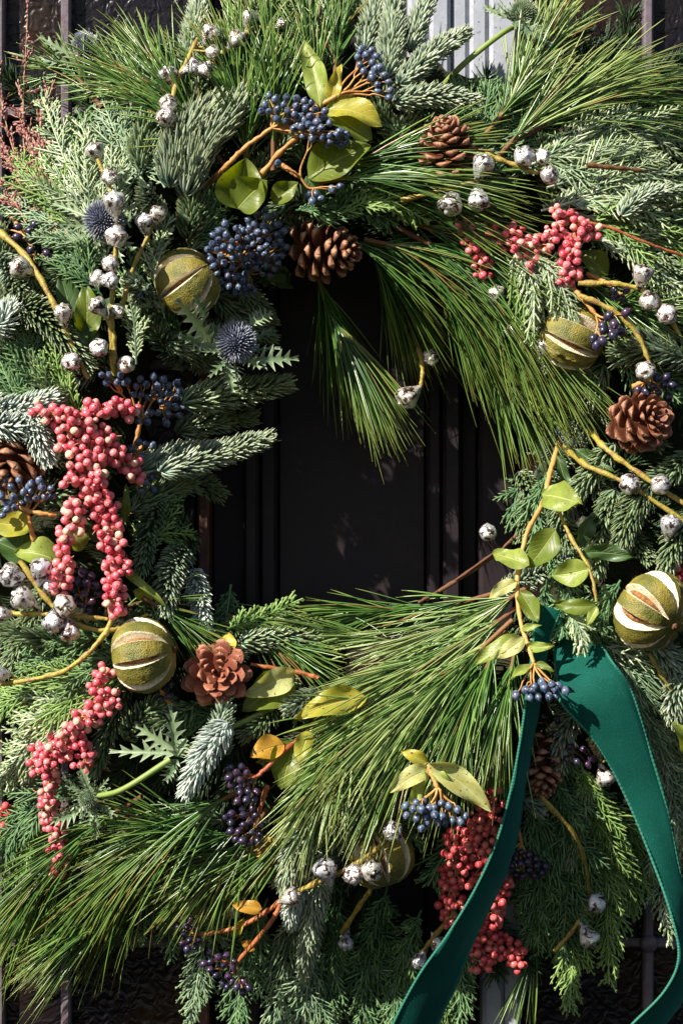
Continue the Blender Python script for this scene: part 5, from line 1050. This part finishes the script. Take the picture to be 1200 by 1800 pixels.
# ---- pink grass plumes, top left
def plume(label, pts, o, hang=.2, n=34, ln=16):
    C = bez(np.array([WH(p[0], p[1], o) for p in pts]), 30); t = thing('grass_plume', label, 'grass plume', C[0], 'pink grass plumes')
    g = G(); g.sweep(C, np.linspace(1.8, .8, 30), sides=5); part(g, 'stem', M['straw'], t)
    cur = []; rd = []; seeds = []
    for k in range(n):
        u = .30+.69*k/n; i = min(int(u*29), 28); p = C[i]; T = nrm(C[i+1]-C[i]); d = nrm(T*.8+rng.normal(size=3)*.75); L = ln*rng.uniform(.6, 2.4)*(1.15-u*.6)
        b = bez([p, p+d*L*.5+T*2, p+d*L+T*L*.4], 5); cur.append(b); rd.append(np.full(5, .55))
        for q in range(4):
            c = b[min(q+1, 4)]; dd = nrm(d+T*.6+rng.normal(size=3)*.35); seeds.append(np.array([c+dd*x for x in (0, 2.5, 5, 7.5)]))
    g = G(); g.sweep(np.array(cur), np.array(rd), sides=3); part(g, 'side_stalks', M['straw'], t, stuff=True)
    g = G(); g.sweep(np.array(seeds), np.array([.5, 1.9, 1.5, .2])[None]*rng.uniform(.8, 1.2, (len(seeds), 1)), sides=4); part(g, 'seeds', M['grass'], t, stuff=True)
PL = [([(75, 420), (42, 250), (50, 2)], 'tallest upright pink grass plume near the top left corner'), ([(80, 420), (20, 250), (-10, 110)], 'pink grass plume leaning to the left edge, second highest'), ([(90, 410), (70, 250), (92, 150)], 'pink grass plume leaning right, just under the corner thistle'),
      ([(100, 420), (30, 300), (-20, 200)], 'pink grass plume arching over the left edge'), ([(110, 420), (50, 320), (0, 270)], 'short dense pink grass plume above the green cypress'), ([(120, 410), (60, 340), (-20, 320)], 'nearly horizontal pink grass plume at left edge'),
      ([(100, 400), (60, 280), (30, 190)], 'pink grass plume in the middle of its bunch'), ([(110, 400), (90, 300), (50, 230)], 'innermost pink grass plume beside the pale cypress'), ([(60, 420), (20, 350), (-20, 370)], 'lowest pink grass plume at left edge')]
for p, l in PL: plume(l, p, 10, n=46)

# ---- ribbon
def ribbon(t, rows, n=90):
    """rows: (left x, left y, right x, right y, offset left, offset right)"""
    A = bez(np.array([W(r[0], r[1], r[4]) for r in rows]), n); B = bez(np.array([W(r[2], r[3], r[5]) for r in rows]), n)
    nu = 9; V = []; Nn = []
    for i in range(n):
        T = nrm(A[min(i+1, n-1)]-A[max(i-1, 0)]+B[min(i+1, n-1)]-B[max(i-1, 0)]); Wd = B[i]-A[i]; N = nrm(np.cross(T, Wd)); N = N if True else -N
        for sg in (1, -1):
            for j in range(nu):
                u = j/(nu-1); cup = math.sin(math.pi*u)*np.linalg.norm(Wd)*.07+1.6*math.sin(i*.23+u*3)*(.3+abs(u-.5))+1.1*math.sin(i*.61-u*5)*abs(u-.5)*2
                V.append(A[i]+Wd*u+N*(cup+sg*1.0))
    m2 = nu*2; Q = []
    for i in range(n-1):
        for j in range(nu-1):
            a = i*m2+j; Q.append((a, a+1, a+m2+1, a+m2)); a += nu; Q.append((a, a+m2, a+m2+1, a+1))
        Q.append((i*m2, i*m2+m2, i*m2+m2+nu, i*m2+nu)); a = i*m2+nu-1; Q.append((a, a+nu, a+m2+nu, a+m2))
    g = G(); g.add(V, Q); part(g, 'band', M['velvet'], t)
    for E, F_ in ((A, B), (B, A)):
        k = 900; C = bez(E[::3], k) if False else np.array([np.interp(np.linspace(0, n-1, k), np.arange(n), E[:, c]) for c in range(3)]).T
        F2 = np.array([np.interp(np.linspace(0, n-1, k), np.arange(n), F_[:, c]) for c in range(3)]).T
        ph = np.arange(k)*1.05; w = 2.5+.28*np.sin(ph); g = G(); g.sweep(C+nrm(F2-C)*1.2, w, sides=5); part(g, 'stitched_edge', M['selvedge'], t)
t = thing('velvet_ribbon', 'dark green velvet ribbon with two long tails hanging at lower right', 'ribbon', W(965, 1110, 300))
ribbon(t, [(950, 1090, 1000, 1060, 170, 190), (970, 1125, 1035, 1100, 205, 225), (976, 1188, 1074, 1160, 285, 300), (985, 1236, 1110, 1215, 330, 322), (1048, 1308, 1140, 1310, 320, 312), (1098, 1400, 1172, 1420, 300, 300),
            (1140, 1500, 1196, 1540, 300, 280), (1176, 1600, 1212, 1630, 320, 270), (1192, 1680, 1210, 1720, 325, 258), (1168, 1740, 1194, 1765, 320, 255), (1110, 1800, 1156, 1815, 315, 262), (1060, 1850, 1100, 1880, 310, 262)])
ribbon(t, [(940, 1060, 985, 1075, 292, 300), (936, 1130, 962, 1140, 322, 290), (925, 1220, 948, 1230, 345, 268), (914, 1300, 934, 1310, 350, 252), (897, 1390, 920, 1402, 352, 242), (872, 1480, 904, 1490, 348, 240),
            (836, 1560, 878, 1560, 340, 250), (788, 1640, 834, 1650, 335, 260), (735, 1715, 806, 1720, 325, 262), (690, 1800, 768, 1805, 315, 260), (660, 1880, 735, 1890, 305, 258)])
# knot and folded loop in shade
ribbon(t, [(935, 1100, 985, 1135, 185, 200), (940, 1070, 1010, 1100, 200, 212), (950, 1045, 1000, 1060, 180, 200), (965, 1060, 960, 1085, 162, 162), (960, 1130, 985, 1150, 150, 162)], n=50)

# loose single twigs in front
def twig(label, pts, r=2.6, m='red_stem'):
    C = [WH(*p) for p in pts]; tube(thing('bare_twig', label, 'twig', C[0]), C, r, r*.7, m, nodes=4)
twig('reddish bare twig running across the right side pale cypress', [(1000, 385, 66), (1070, 400, 66), (1130, 425, 66), (1215, 455, 60)], 2.8)
twig('thin brown twig crossing the lower right corner of the opening', [(735, 1060, -5), (800, 1020, -5), (870, 970, 5)], 2.6, 'twig')
twig('slanting tan twig at the right edge below the large slit fruit', [(1140, 1150, 40), (1170, 1200, 40), (1210, 1250, 45)], 3, 'olive_stem')
twig('brown knobbly twig among pale cypress at upper right', [(1030, 290, 48), (1080, 295, 52), (1130, 300, 48)], 4, 'twig')
twig('thin orange twig behind the large pink berry cluster', [(100, 905, 55), (60, 900, 60), (0, 880, 66)], 3.6, 'orange_stem')
print('OBJECTS', len(bpy.data.objects), 'TRIS', sum(len(m.loops)-2*len(m.polygons) for m in bpy.data.meshes))
